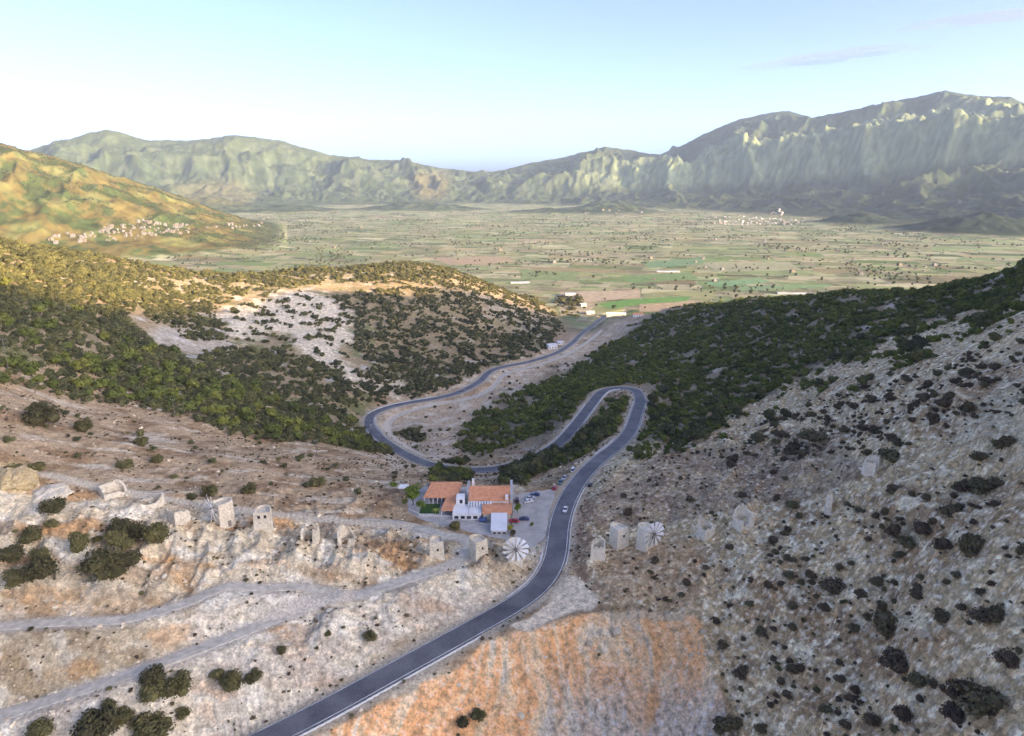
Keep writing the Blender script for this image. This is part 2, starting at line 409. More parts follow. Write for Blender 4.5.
def paint_near(X, Y, Z, PX, PY, dr, dl, du, dv, df):
    global WARP
    Xo, Yo = X, Y; X = X + .5 * Z; Y = Y + .7 * Z
    big = fbm(X / 45, Y / 45, 4, 101); med = fbm(X / 13, Y / 13, 4, 103); fine = fbm(X / 3.2, Y / 3.2, 3, 107)
    tiny = fbm(X / 2.0, Y / 2.0, 2, 109)
    WARP = (fbm(X / 18, Y / 18, 3, 111) * 16, fbm(X / 18, Y / 18, 3, 113) * 9)
    c = np.empty(X.shape + (3,), np.float32); c[:] = (.44, .305, .18)
    # heath behind the mills and the left spur
    heath = mix(c, (.30, .185, .10), sstep(-.1, .3, med))
    heath = mix(heath, (.54, .44, .31), sstep(.12, .4, fbm(X / 30 + Y / 60, Y / 9 - X / 25, 4, 115) + .2 * fine))
    c = heath
    # pale limestone of the left front
    lf = soft_poly([(-200,478),(0,478),(60,490),(190,500),(300,520),(420,530),(548,545),(550,590),(470,640),(270,745),(-200,900)], PX, PY, 1)
    rock = np.empty_like(c); rock[:] = (.66, .535, .355)
    rock = mix(rock, (.80, .70, .52), sstep(.0, .3, fbm(X / 9, Y / 9, 3, 117)))
    rock = mix(rock, (.47, .33, .20), sstep(.0, .28, med + .35 * big) * .85)
    rock = mix(rock, (.56, .29, .12), sstep(.13, .36, fbm(X / 26, Y / 16, 4, 119) + .15 * fine) * .85)
    rock = mix(rock, (.25, .175, .10), sstep(.14, .36, fine * .6 + med * .4 + .12 * tiny) * .75)
    c = c * (1 - lf[..., None]) + rock * lf[..., None]
    # bands of bare orange earth and grey rubble below the ridge
    for poly, col, a in (([(0,590),(60,588),(140,592),(160,606),(120,618),(0,620)], (.46, .28, .14), .75),
                         ([(160,545),(185,560),(196,590),(180,592),(166,570)], (.50, .26, .10), .8),
                         ([(0,560),(60,560),(130,580),(160,596),(0,600)], (.44, .35, .22), .5),
                         ([(0,630),(150,625),(150,660),(60,700),(0,706)], (.30, .22, .12), .7),
                         ([(150,625),(230,600),(330,596),(330,604),(220,640),(150,660)], (.58, .46, .31), .6),
                         ([(215,592),(300,590),(340,598),(300,610),(200,645),(180,640)], (.62, .59, .50), .6),
                         ([(0,715),(110,690),(230,640),(420,585),(540,590),(400,660),(260,736),(0,760)], (.64, .60, .50), .5),
                         ([(500,560),(552,560),(553,590),(520,610),(480,620)], (.50, .33, .18), .55),
                         ([(400,640),(500,600),(510,612),(320,705),(260,730)], (.36, .25, .13), .6),
                         ([(0,462),(22,460),(30,480),(0,488)], (.55, .40, .20), .8)):
        c = mix(c, col, soft_poly(poly, PX, PY, 2) * a * (.72 + .5 * med + .3 * fine))
    # left spur: pale openings
    sp = soft_poly([(-200,200),(60,250),(300,255),(450,258),(570,310),(575,330),(500,372),(370,402),(360,450),(280,440),(130,380),(-200,330)], PX, PY, 3)
    spc = np.empty_like(c); spc[:] = (.34, .25, .145)
    spc = mix(spc, (.19, .18, .08), sstep(-.1, .35, med + big * .5)); spc = mix(spc, (.46, .42, .36), sstep(.2, .45, fbm(X / 22, Y / 22, 4, 121)))
    c = c * (1 - sp[..., None]) + spc * sp[..., None]
    for poly, col, a in (([(212,312),(250,300),(290,291),(330,296),(352,312),(352,335),(338,352),(356,372),(395,382),(410,398),(372,392),(330,372),(300,352),(286,330),(262,338),(236,340)], (.74, .62, .45), .95),
                         ([(140,330),(200,326),(240,348),(226,360),(160,345)], (.46, .41, .34), .8),
                         ([(150,275),(330,268),(380,280),(250,296),(170,300)], (.34, .29, .2), .6),
                         ([(330,292),(430,282),(500,288),(540,310),(500,350),(440,365),(380,330)], (.30, .22, .12), .75),
                         ([(440,270),(500,276),(540,300),(560,318),(530,322),(480,300)], (.38, .29, .19), .8),
                         ([(470,290),(555,325),(545,345),(500,320)], (.42, .37, .28), .5)):
        c = mix(c, col, soft_poly(poly, PX, PY, 4) * a * (.8 + .6 * fine))
    # valley floor
    vf = soft_poly([(575,318),(600,320),(650,318),(640,350),(585,380),(520,395),(470,420),(455,440),(460,470),(395,470),(360,430),(365,410),(440,392),(490,368),(540,355)], PX, PY, 5, 4)
    vc = np.empty_like(c); vc[:] = (.50, .365, .235); vc = mix(vc, (.60, .50, .37), sstep(-.05, .3, med)); vc = mix(vc, (.27, .2, .12), sstep(.1, .4, big + fine * .4))
    c = c * (1 - vf[..., None]) + vc * vf[..., None]
    c = mix(c, (.33, .22, .14), soft_poly([(560,318),(598,322),(585,336),(562,346),(545,340)], PX, PY, 6, 3) * .8)
    c = mix(c, (.36, .22, .12), soft_poly([(400,408),(485,379),(492,383),(480,392),(440,404)], PX, PY, 6, 3) * .8)
    # right hill
    rh = soft_poly([(585,470),(600,458),(650,440),(700,425),(760,395),(850,350),(1100,260),(1200,900),(690,900),(690,612),(600,605),(575,560),(575,500)], PX, PY, 7)
    rc = np.empty_like(c); rc[:] = (.64, .455, .25)
    rc = mix(rc, (.46, .28, .145), sstep(-.12, .28, big + .4 * med) * .75)
    rc = mix(rc, (.44, .32, .20), sstep(.2, .5, fbm(X / 20, Y / 20, 4, 123)) * .7)
    rc = mix(rc, (.86, .71, .46), sstep(.12, .32, fbm(X / 8, Y / 6, 4, 125) + .12 * big) * .9)
    rc = mix(rc, (.11, .08, .065), sstep(.08, .32, fine * .6 + tiny * .45 + .2 * big) * .7)
    rc = mix(rc, (.93, .80, .57), sstep(.12, .26, tiny * .5 + fbm(X / 2.2, Y / 2.2, 2, 127) * .6) * .75)
    heathw = soft_poly([(585,500),(640,460),(720,445),(820,440),(880,470),(820,500),(720,510),(660,525),(600,530)], PX, PY, 8)
    rc = mix(rc, (.29, .195, .13), heathw * (.55 + .6 * med))
    rc = mix(rc, (.50, .31, .17), soft_poly([(590,540),(690,535),(710,575),(680,610),(600,602)], PX, PY, 8) * (.6 + .8 * fine))
    rc = mix(rc, (.55, .46, .30), soft_poly([(985,395),(1060,370),(1060,470),(960,450),(940,430)], PX, PY, 8) * (.5 + .9 * fine))  # sunlight on the crest outcrop, painted as a yellowish tint
    c = c * (1 - rh[..., None]) + rc * rh[..., None]
    c = mix(c, (.25, .14, .09), soft_poly([(577,500),(590,470),(600,470),(592,505),(588,540),(584,580),(574,585),(573,540)], PX, PY, 9, 3) * .7)
    # dark understorey of the right ridge
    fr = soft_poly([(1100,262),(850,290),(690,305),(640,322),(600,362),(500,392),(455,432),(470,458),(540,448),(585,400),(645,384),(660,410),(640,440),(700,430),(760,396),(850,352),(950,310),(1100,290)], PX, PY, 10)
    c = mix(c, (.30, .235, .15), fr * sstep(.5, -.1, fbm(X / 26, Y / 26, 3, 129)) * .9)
    c = mix(c, (.52, .45, .35), fr * sstep(.2, .45, fbm(X / 26, Y / 26, 3, 129)) * .9)
    # tip: orange earth and grey rubble in streaks down the slope
    tp = soft_poly([(300,745),(420,684),(520,631),(600,610),(688,612),(712,650),(728,690),(730,900),(300,900)], PX, PY, 11, 3)
    sw = Xo + 16 * fbm(Xo / 34, Yo / 34, 3, 131)
    st = fbm(sw / 3.6, Yo / 34, 4, 133) * .85 + fbm(sw / 19, Yo / 60, 3, 135) * .55 + .22 * med + .12 * fine
    tc = np.empty_like(c); tc[:] = (.88, .62, .36)
    tc = mix(tc, (.90, .45, .20), sstep(-.3, .22, st)); tc = mix(tc, (.66, .58, .44), sstep(-.12, -.5, st) * .8)
    low = sstep(655, 725, PY + 10 * med) * sstep(520, 600, PX)
    tc = mix(tc, (.62, .54, .42), low * .75)
    tc = mix(tc, (.55, .55, .52), sstep(.22, .4, tiny) * (.35 + .4 * low)); tc = mix(tc, (.36, .30, .23), sstep(-.2, -.4, tiny) * (.25 + .5 * low))
    tc = mix(tc, (.80, .38, .15), (.40 + .6 * med + .5 * st) * soft_poly([(622,614),(668,612),(668,640),(655,720),(640,736),(630,700)], PX, PY, 11, 3) * .8)
    tc = mix(tc, (.55, .43, .28), soft_poly([(590,604),(690,610),(680,622),(600,616)], PX, PY, 11, 3) * .8)
    c = c * (1 - tp[..., None]) + tc * tp[..., None]
    tn = soft_poly([(562,572),(578,580),(598,594),(592,604),(560,618),(528,629),(512,627),(545,600)], PX, PY * 1.0, 12, 2.5)
    c = mix(c, (.80, .645, .45), tn * .95)
    # grain
    c = c * np.clip(1 + .38 * fine + .50 * tiny, .35, 1.8)[..., None]
    # verges and tracks
    for d in (dl, du):
        c = mix(c, (.24, .165, .095), (1 - sstep(2.6, 4.2, d + 1.2 * fine)) * sstep(-.25, .2, med) * .75)
    c = mix(c, (.50, .42, .31), (1 - sstep(5.2, 8.5, dr + 1.8 * fine)) * .85)
    for d, hw, col in ((dl, 2.2, (.56, .49, .39)), (du, 2.0, (.54, .47, .37)), (dv, 2.2, (.58, .50, .40)), (df, 1.5, (.58, .49, .36))):
        c = mix(c, col, (1 - sstep(hw, hw + 1.8, d + .8 * fine)) * .9)
    return c, np.clip(.55 * lf + rh - .6 * tp, 0, 1) * .9 * sstep(4, 8, dr) * sstep(2, 4, np.minimum(dl, du))

def paint_far(X, Y, Z, R, PX, PY):
    big = fbm(X / 500, Y / 500, 4, 201); med = fbm(X / 130, Y / 130, 4, 203); fine = fbm(X / 38, Y / 38, 3, 205)
    # fields of the plain
    th = math.radians(-14); u = X * math.cos(th) + Y * math.sin(th) + 30 * big; v = -X * math.sin(th) + Y * math.cos(th) + 25 * big
    def h(i, j, k):
        return _perm[(_perm[(i.astype(np.int64) & 255)] + (j.astype(np.int64) + k * 57)) & 255] / 255.0
    def cells(hv, wmin, wmax, k):
        row = np.floor(v / hv); fr = v / hv - row
        w = wmin + (wmax - wmin) * h(row, row * 0 + 3, k)
        q = u / w + h(row, row * 0 + 9, k) * 7
        col = np.floor(q)
        return row, col, np.minimum(np.minimum(fr, 1 - fr) * hv, np.minimum(q - col, 1 - (q - col)) * w)
    r1, c1, e1 = cells(82.0, 70, 230, 1); r2, c2, e2 = cells(34.0, 34, 130, 2)
    sel = h(c1, r1, 5) < .38
    val = np.where(sel, h(c1, r1, 11), h(c2 + 40 * c1, r2, 13)); edge = np.where(sel, e1, e2)
    val2 = np.where(sel, h(c1, r1, 17), h(c2 + 40 * c1, r2, 19))
    pal = np.array([(.36, .28, .18), (.31, .27, .16), (.42, .37, .26), (.27, .26, .14), (.29, .29, .15), (.21, .24, .11), (.15, .20, .085), (.34, .28, .19), (.23, .18, .11), (.10, .13, .06), (.34, .32, .21), (.17, .22, .10), (.22, .26, .13), (.26, .28, .15)], np.float32)
    zone = np.clip(val + .18 * fbm(X / 700, Y / 400, 3, 207), 0, .999)
    c = pal[(zone * len(pal)).astype(int)]
    c = c * (0.80 + .42 * val2)[..., None] * np.array([.82, .90, .80], np.float32) * np.clip(1 + .22 * fine, .6, 1.4)[..., None]
    c = mix(c, (.085, .095, .05), (1 - sstep(2, 7, edge)) * sstep(-.05, .25, fbm(X / 90, Y / 90, 2, 209)) * .9)
    c = mix(c, (.10, .115, .065), sstep(.1, .45, med + .3 * big + .3 * fine) * .55)
    c = mix(c, (.40, .37, .31), (edge < 2.2) * .35)
    up = sstep(-104, -88, Z + 6 * med)
    # slopes: grey rock, dry grass, dark scrub
    m = np.empty_like(c); m[:] = (.20, .225, .145)
    m = mix(m, (.32, .31, .235), sstep(-.05, .3, fbm(X / 160, Y / 160, 4, 211)))
    m = mix(m, (.085, .10, .055), sstep(-.02, .28, fbm(X / 95, Y / 95, 4, 213) + .25 * big) * .85)
    hi = sstep(120, 620, Z + 90 * big)
    m = mix(m, (.27, .27, .12), hi * .55)
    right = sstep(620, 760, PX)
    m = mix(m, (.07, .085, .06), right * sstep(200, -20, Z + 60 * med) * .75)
    clf = sstep(10, 22, np.interp(PX, [0, 490, 640, 700, 760, 850, 940, 1024], [200, 190, 190, 188, 184, 178, 166, 161]) - PY + 14) * sstep(520, 620, PX) * sstep(7600, 7200, R)
    m = mix(m, (.78, .74, .54), clf * .75)
    m = mix(m, (.12, .16, .125), sstep(7300, 7900, R) * right * .8)  # shade on the slope behind the right cliffs, painted into the colour
    # near hill on the left: straw and green
    lh = sstep(280, 230, PX) * sstep(4700, 4300, R)
    m2 = np.empty_like(c); m2[:] = (.58, .36, .17); m2 = mix(m2, (.60, .48, .24), sstep(0, .3, med)); m2 = mix(m2, (.13, .19, .08), sstep(-.06, .16, fbm(X / 120, Y / 95, 7, 215, .62) + .35 * fine) * .85)
    m = m * (1 - lh[..., None]) + m2 * lh[..., None]
    m = mix(m, (.45, .30, .17), soft_poly([(405,172),(450,172),(445,200),(420,200)], PX, PY, 20) * .7)
    m = mix(m, (.42, .31, .2), soft_poly([(170,186),(230,180),(262,196),(240,206),(190,204)], PX, PY, 20) * .7)
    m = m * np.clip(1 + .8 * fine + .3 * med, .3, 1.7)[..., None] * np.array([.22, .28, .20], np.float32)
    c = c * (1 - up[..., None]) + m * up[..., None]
    return c

WARP = (0, 0)
ROCKY = np.zeros((NA, NR), np.float32)
COLR = np.empty((NA, NR, 3), np.float32); COLR[:] = (.26, .22, .16)
ja = int(np.searchsorted(LR, math.log(1650))); jb = int(np.searchsorted(LR, math.log(1000)))
s = np.s_[:, :ja]
COLR[s], ROCKY[s] = paint_near(X2[s], Y2[s], Z2[s], PX2[s], PY2[s], D_RD[s], D_LT[s], D_UT[s], D_VT[s], D_FT[s])
s = np.s_[:, jb:]
WARP = (fbm(X2[s] / 60, Y2[s] / 60, 2, 221) * 6, fbm(X2[s] / 60, Y2[s] / 60, 2, 223) * 3)
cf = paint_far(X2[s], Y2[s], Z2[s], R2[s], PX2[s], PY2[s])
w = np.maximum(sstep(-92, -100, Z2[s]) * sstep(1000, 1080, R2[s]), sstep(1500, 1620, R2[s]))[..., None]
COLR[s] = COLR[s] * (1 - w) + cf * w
# fields seen at the mouth of the valley
def field(poly, col, a=.9, seed=0):
    m = (R2 > 950) & (R2 < 2600) & in_poly(poly, PX2 + 1.5 * perlin(X2 / 25, Y2 / 25, 5), PY2)
    COLR[m] = COLR[m] * (1 - a) + np.array(col, np.float32) * a * (1 + .25 * perlin(X2[m] / 12, Y2[m] / 12, 9))[:, None]
field([(596,304),(634,299),(690,296),(688,301),(640,304),(612,309)], (.10, .24, .07))
field([(640,304),(700,301),(700,310),(640,312)], (.36, .27, .18))
field([(560,300),(596,304),(590,312),(560,316)], (.40, .32, .23), .7)
field([(560,292),(640,290),(640,297),(590,302),(560,298)], (.42, .33, .24), .8)
field([(620,276),(690,272),(700,279),(630,283)], (.13, .22, .09)); field([(700,262),(790,262),(800,270),(720,272)], (.30, .30, .19), .7)
field([(740,286),(830,284),(830,287),(740,291)], (.16, .26, .13)); field([(700,283),(760,278),(770,282),(720,287)], (.14, .27, .14))
field([(430,258),(500,256),(520,262),(450,265)], (.34, .25, .17), .8); field([(640,262),(700,258),(705,264),(650,268)], (.13, .23, .12)); field([(520,270),(580,272),(575,281),(520,279)], (.16, .22, .10))

# ------------------------------------------------------------------ materials
def material(name):
    m = bpy.data.materials.new(name); m.use_nodes = True
    nt = m.node_tree
    return m, nt, nt.nodes['Principled BSDF']
def plain(name, col, rough=.8, noise=.0, scale=2.0, metal=0.0, spec=.3, bump=0.0):
    m, nt, b = material(name)
    b.inputs['Roughness'].default_value = rough; b.inputs['Metallic'].default_value = metal
    b.inputs['Specular IOR Level'].default_value = spec
    if noise:
        tc = nt.nodes.new('ShaderNodeTexCoord'); n = nt.nodes.new('ShaderNodeTexNoise'); n.inputs['Scale'].default_value = scale; n.inputs['Detail'].default_value = 5
        r = nt.nodes.new('ShaderNodeMapRange'); r.inputs[1].default_value = .3; r.inputs[2].default_value = .7; r.inputs[3].default_value = 1 - noise; r.inputs[4].default_value = 1 + noise
        mx = nt.nodes.new('ShaderNodeVectorMath'); mx.operation = 'MULTIPLY'; mx.inputs[0].default_value = col
        nt.links.new(tc.outputs['Object'], n.inputs['Vector']); nt.links.new(n.outputs['Fac'], r.inputs[0]); nt.links.new(r.outputs[0], mx.inputs[1]); nt.links.new(mx.outputs[0], b.inputs['Base Color'])
        if bump:
            bp = nt.nodes.new('ShaderNodeBump'); bp.inputs['Strength'].default_value = bump; bp.inputs['Distance'].default_value = .1
            nt.links.new(n.outputs['Fac'], bp.inputs['Height']); nt.links.new(bp.outputs[0], b.inputs['Normal'])
    else:
        b.inputs['Base Color'].default_value = (*col, 1)
    return m
def ground_material():
    m, nt, b = material('earth and rock')
    L = nt.links.new
    at = nt.nodes.new('ShaderNodeAttribute'); at.attribute_name = 'soil'
    g = nt.nodes.new('ShaderNodeNewGeometry')
    n1 = nt.nodes.new('ShaderNodeTexNoise'); n1.inputs['Scale'].default_value = 1.3; n1.inputs['Detail'].default_value = 6; n1.inputs['Roughness'].default_value = .65
    n2 = nt.nodes.new('ShaderNodeTexNoise'); n2.inputs['Scale'].default_value = .35; n2.inputs['Detail'].default_value = 5
    L(g.outputs['Position'], n1.inputs['Vector']); L(g.outputs['Position'], n2.inputs['Vector'])
    r = nt.nodes.new('ShaderNodeMapRange'); r.inputs[1].default_value = .3; r.inputs[2].default_value = .7; r.inputs[3].default_value = .58; r.inputs[4].default_value = 1.42
    L(n1.outputs['Fac'], r.inputs[0])
    mx = nt.nodes.new('ShaderNodeVectorMath'); mx.operation = 'MULTIPLY'
    L(at.outputs['Color'], mx.inputs[0]); L(r.outputs[0], mx.inputs[1])
    vo = nt.nodes.new('ShaderNodeTexVoronoi'); vo.inputs['Scale'].default_value = .75; vo.inputs['Randomness'].default_value = 1
    wv = nt.nodes.new('ShaderNodeVectorMath'); wv.operation = 'MULTIPLY_ADD'; wv.inputs[1].default_value = (.8, .8, .8); L(n1.outputs['Color'], wv.inputs[0]); L(g.outputs['Position'], wv.inputs[2]); L(wv.outputs[0], vo.inputs['Vector'])
    sc_ = nt.nodes.new('ShaderNodeSeparateColor'); L(vo.outputs['Color'], sc_.inputs[0])
    rr = nt.nodes.new('ShaderNodeValToRGB'); rr.color_ramp.elements[0].position = .0; rr.color_ramp.elements[0].color = (.66, .62, .57, 1); rr.color_ramp.elements[1].position = 1.0; rr.color_ramp.elements[1].color = (1.35, 1.32, 1.26, 1)
    e_ = rr.color_ramp.elements.new(.35); e_.color = (.9, .9, .9, 1); e_ = rr.color_ramp.elements.new(.7); e_.color = (1.05, 1.05, 1.05, 1); L(sc_.outputs[0], rr.inputs[0])
    mc_ = nt.nodes.new('ShaderNodeMix'); mc_.data_type = 'RGBA'; mc_.inputs[6].default_value = (1, 1, 1, 1); L(at.outputs['Alpha'], mc_.inputs[0]); L(rr.outputs[0], mc_.inputs[7])
    mz = nt.nodes.new('ShaderNodeVectorMath'); mz.operation = 'MULTIPLY'; L(mx.outputs[0], mz.inputs[0]); L(mc_.outputs[2], mz.inputs[1]); L(mz.outputs[0], b.inputs['Base Color'])
    b.inputs['Roughness'].default_value = .95; b.inputs['Specular IOR Level'].default_value = .1
    ad = nt.nodes.new('ShaderNodeMath'); ad.operation = 'ADD'
    L(n1.outputs['Fac'], ad.inputs[0]); L(n2.outputs['Fac'], ad.inputs[1])
    bp = nt.nodes.new('ShaderNodeBump'); bp.inputs['Strength'].default_value = .7; bp.inputs['Distance'].default_value = .6
    L(ad.outputs[0], bp.inputs['Height']); L(bp.outputs[0], b.inputs['Normal'])
    return m
M_GROUND = ground_material()

def grid_mesh(name, j0, j1, closed_center=False, mask=None):
    js = np.arange(j0, j1 + 1); nj = len(js)
    V = np.stack([X2[:, js], Y2[:, js], Z2[:, js]], -1).reshape(-1, 3).astype(np.float32)
    C = np.concatenate([COLR[:, js].reshape(-1, 3), ROCKY[:, js].reshape(-1, 1)], 1).astype(np.float32)
    i = np.arange(NA); i1 = (i + 1) % NA
    a = (i[:, None] * nj + np.arange(nj - 1)[None]).ravel(); b = (i1[:, None] * nj + np.arange(nj - 1)[None]).ravel()
    F = np.stack([a, a + 1, b + 1, b], 1)
    if closed_center:
        V = np.vstack([V, [[0, 0, float(Z2[:, j0].mean())]]]).astype(np.float32); C = np.vstack([C, [[.26, .22, .16, 0]]]).astype(np.float32)
        T = np.stack([i * nj, i1 * nj, np.full(NA, len(V) - 1)], 1)
    else:
        T = np.zeros((0, 3), int)
    me = bpy.data.meshes.new(name)
    me.vertices.add(len(V)); me.vertices.foreach_set('co', V.ravel())
    nl = F.size + T.size
    me.loops.add(nl); me.loops.foreach_set('vertex_index', np.concatenate([F.ravel(), T[:, ::-1].ravel()]).astype(np.int32))
    me.polygons.add(len(F) + len(T))
    st = np.concatenate([np.arange(len(F)) * 4, F.size + np.arange(len(T)) * 3]).astype(np.int32)
    me.polygons.foreach_set('loop_start', st)
    me.polygons.foreach_set('use_smooth', np.ones(len(st), bool))
    me.update(calc_edges=True)
    ca = me.color_attributes.new('soil', 'FLOAT_COLOR', 'POINT'); ca.data.foreach_set('color', C.ravel())
    me.materials.append(M_GROUND)
    o = bpy.data.objects.new(name, me); COL.objects.link(o); o['kind'] = 'structure'
    return o
jA = int(np.searchsorted(LR, math.log(1500))); jB = int(np.searchsorted(LR, math.log(3000))) 
grid_mesh('ground', 0, jA, True)
grid_mesh('plain', jA, jB)
grid_mesh('mountains', jB, NR - 1)

# ------------------------------------------------------------------ roads
def new_mesh(name, V, F, mats, mi=None, smooth_=False, parent=None):
    me = bpy.data.meshes.new(name); me.from_pydata([tuple(map(float, v)) for v in V], [], [tuple(f) for f in F])
    for m in (mats if isinstance(mats, (list, tuple)) else [mats]): me.materials.append(m)
    if mi is not None: me.polygons.foreach_set('material_index', np.array(mi, np.int32))
    if smooth_: me.polygons.foreach_set('use_smooth', np.ones(len(F), bool))
    me.update()
    o = bpy.data.objects.new(name, me); COL.objects.link(o)
    if parent is not None: o.parent = parent
    return o
def normals2d(c):
    t = np.gradient(c[:, :2], axis=0); t /= np.linalg.norm(t, axis=1)[:, None] + 1e-9
    return np.column_stack([t[:, 1], -t[:, 0]])          # to the right of travel
def ribbon(name, c, offs, mat, lifts, parent=None, skirt=True):
    n = normals2d(c); k = len(offs)
    dist = np.hypot(c[:, 0], c[:, 1])
    V = []; F = []
    for i in range(len(c)):
        for o, l in zip(offs, lifts):
            V.append((c[i, 0] + n[i, 0] * o, c[i, 1] + n[i, 1] * o, c[i, 2] + l))
    for i in range(len(c) - 1):
        for q in range(k - 1):
            F.append((i * k + q, i * k + q + 1, (i + 1) * k + q + 1, (i + 1) * k + q))
    return new_mesh(name, V, F, mat, parent=parent)
def road_material():
    m, nt, b = material('worn asphalt'); L = nt.links.new
    g = nt.nodes.new('ShaderNodeNewGeometry')
    n = nt.nodes.new('ShaderNodeTexNoise'); n.inputs['Scale'].default_value = .12; n.inputs['Detail'].default_value = 6
    n2 = nt.nodes.new('ShaderNodeTexNoise'); n2.inputs['Scale'].default_value = 3; n2.inputs['Detail'].default_value = 3
    L(g.outputs['Position'], n.inputs['Vector']); L(g.outputs['Position'], n2.inputs['Vector'])
    a = nt.nodes.new('ShaderNodeMath'); a.operation = 'ADD'; L(n.outputs['Fac'], a.inputs[0]); L(n2.outputs['Fac'], a.inputs[1])
    r = nt.nodes.new('ShaderNodeValToRGB'); r.color_ramp.elements[0].position = .35; r.color_ramp.elements[0].color = (.075, .078, .086, 1); r.color_ramp.elements[1].position = .65; r.color_ramp.elements[1].color = (.20, .20, .20, 1)
    d = nt.nodes.new('ShaderNodeMath'); d.operation = 'MULTIPLY'; d.inputs[1].default_value = .5; L(a.outputs[0], d.inputs[0]); L(d.outputs[0], r.inputs[0])
    L(r.outputs[0], b.inputs['Base Color']); b.inputs['Roughness'].default_value = .8; b.inputs['Specular IOR Level'].default_value = .25
    return m
M_ROAD = road_material()
M_PAINT = plain('road paint', (.58, .575, .54), .8, .3, .35)
M_GRAVEL = plain('grey gravel', (.64, .55, .42), .95, .22, .6, bump=.4)
M_TRACK = plain('beaten grey track', (.54, .475, .37), .95, .25, .5, bump=.4)
M_CONC = plain('pale concrete', (.55, .54, .51), .9, .12, .8)
M_LOT = plain('dusty asphalt', (.46, .42, .36), .9, .18, .25)
road = ribbon('road', road_c, [-4.25, -4.1, 0, 4.1, 4.25], M_ROAD, [-.5, .10, .14, .10, -.5]); road['kind'] = 'structure'
mk = [ribbon('road_marking', road_c, [o - .15, o + .15], M_PAINT, [.16, .16]) for o in (-3.75, 3.75)]
for m_ in mk: m_['kind'] = 'structure'
for c_, hw in ((LOWER_TRACK, 1.9), (UPPER_TRACK, 1.7), (VALLEY_TRACK, 1.9)):
    t_ = ribbon('dirt_track', c_, [-hw - .2, -hw, 0, hw, hw + .2], M_TRACK, [-.4, .03, .06, .03, -.4]); t_['kind'] = 'structure'
def ragged(P, step=1.5, amp=.55):
    out = []
    for (x0, y0), (x1, y1) in zip(P, P[1:] + P[:1]):
        n = max(1, int(math.hypot(x1 - x0, y1 - y0) / step))
        for k in range(n):
            x = x0 + (x1 - x0) * k / n; y = y0 + (y1 - y0) * k / n
            out.append((x + amp * float(perlin(x / 2.5, y / 2.5, 501)) * 1.6, y + amp * float(perlin(x / 2.5, y / 2.5, 503)) * 1.6))
    return out
def sheet(name, P, z, mat):
    P = ragged(P); o = new_mesh(name, [(x, y, z) for x, y in P], [tuple(range(len(P)))[::-1]], mat); o['kind'] = 'structure'; return o
sheet('car_park', CAR_PARK[0], -0.55, M_LOT)
# ------------------------------------------------------------------ foliage
def foliage(name, a, b_, c_, rough=.85):
    m, nt, b = material(name); L = nt.links.new
    oi = nt.nodes.new('ShaderNodeObjectInfo'); r = nt.nodes.new('ShaderNodeValToRGB')
    r.color_ramp.elements[0].color = (*a, 1); r.color_ramp.elements[1].color = (*c_, 1); e = r.color_ramp.elements.new(.55); e.color = (*b_, 1)
    g = nt.nodes.new('ShaderNodeNewGeometry'); n = nt.nodes.new('ShaderNodeTexNoise'); n.inputs['Scale'].default_value = .45; n.inputs['Detail'].default_value = 4
    n2 = nt.nodes.new('ShaderNodeTexNoise'); n2.inputs['Scale'].default_value = .018; n2.inputs['Detail'].default_value = 2
    L(g.outputs['Position'], n.inputs['Vector']); L(g.outputs['Position'], n2.inputs['Vector'])
    m1 = nt.nodes.new('ShaderNodeMath'); m1.operation = 'MULTIPLY_ADD'; m1.inputs[1].default_value = .95; L(oi.outputs['Random'], m1.inputs[0])
    m2 = nt.nodes.new('ShaderNodeMath'); m2.operation = 'MULTIPLY_ADD'; m2.inputs[1].default_value = 1.1; m2.inputs[2].default_value = -.52; L(n.outputs['Fac'], m2.inputs[0])
    m3 = nt.nodes.new('ShaderNodeMath'); m3.operation = 'MULTIPLY_ADD'; m3.inputs[1].default_value = .7; m3.inputs[2].default_value = -.35; L(n2.outputs['Fac'], m3.inputs[0])
    m4 = nt.nodes.new('ShaderNodeMath'); m4.operation = 'ADD'; L(m2.outputs[0], m4.inputs[0]); L(m3.outputs[0], m4.inputs[1])
    L(m4.outputs[0], m1.inputs[2]); L(m1.outputs[0], r.inputs[0]); L(r.outputs[0], b.inputs['Base Color'])
    b.inputs['Roughness'].default_value = rough; b.inputs['Specular IOR Level'].default_value = .15
    return m
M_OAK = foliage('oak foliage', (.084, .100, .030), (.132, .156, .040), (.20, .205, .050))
M_DARK_OAK = foliage('dark oak foliage', (.066, .070, .036), (.108, .110, .048), (.16, .15, .058))  # darker foliage for the ridge, bend and loop woods
M_SHRUB = foliage('dark shrub foliage', (.11, .075, .052), (.145, .105, .062), (.15, .135, .066))
M_BUSH = foliage('spiny bush foliage', (.075, .066, .032), (.115, .102, .042), (.17, .15, .058))
M_DRY = foliage('dry heath', (.10, .070, .045), (.16, .11, .065), (.20, .16, .08))
M_FIELD = foliage('almond foliage', (.040, .052, .030), (.065, .078, .040), (.11, .11, .055))
M_GARDEN = foliage('garden foliage', (.10, .15, .03), (.15, .21, .04), (.24, .26, .05))
M_YELLOW = foliage('yellow blossom', (.35, .26, .02), (.55, .40, .03), (.30, .30, .04))
M_BARK = plain('bark', (.11, .085, .065), .95, .25, 3)

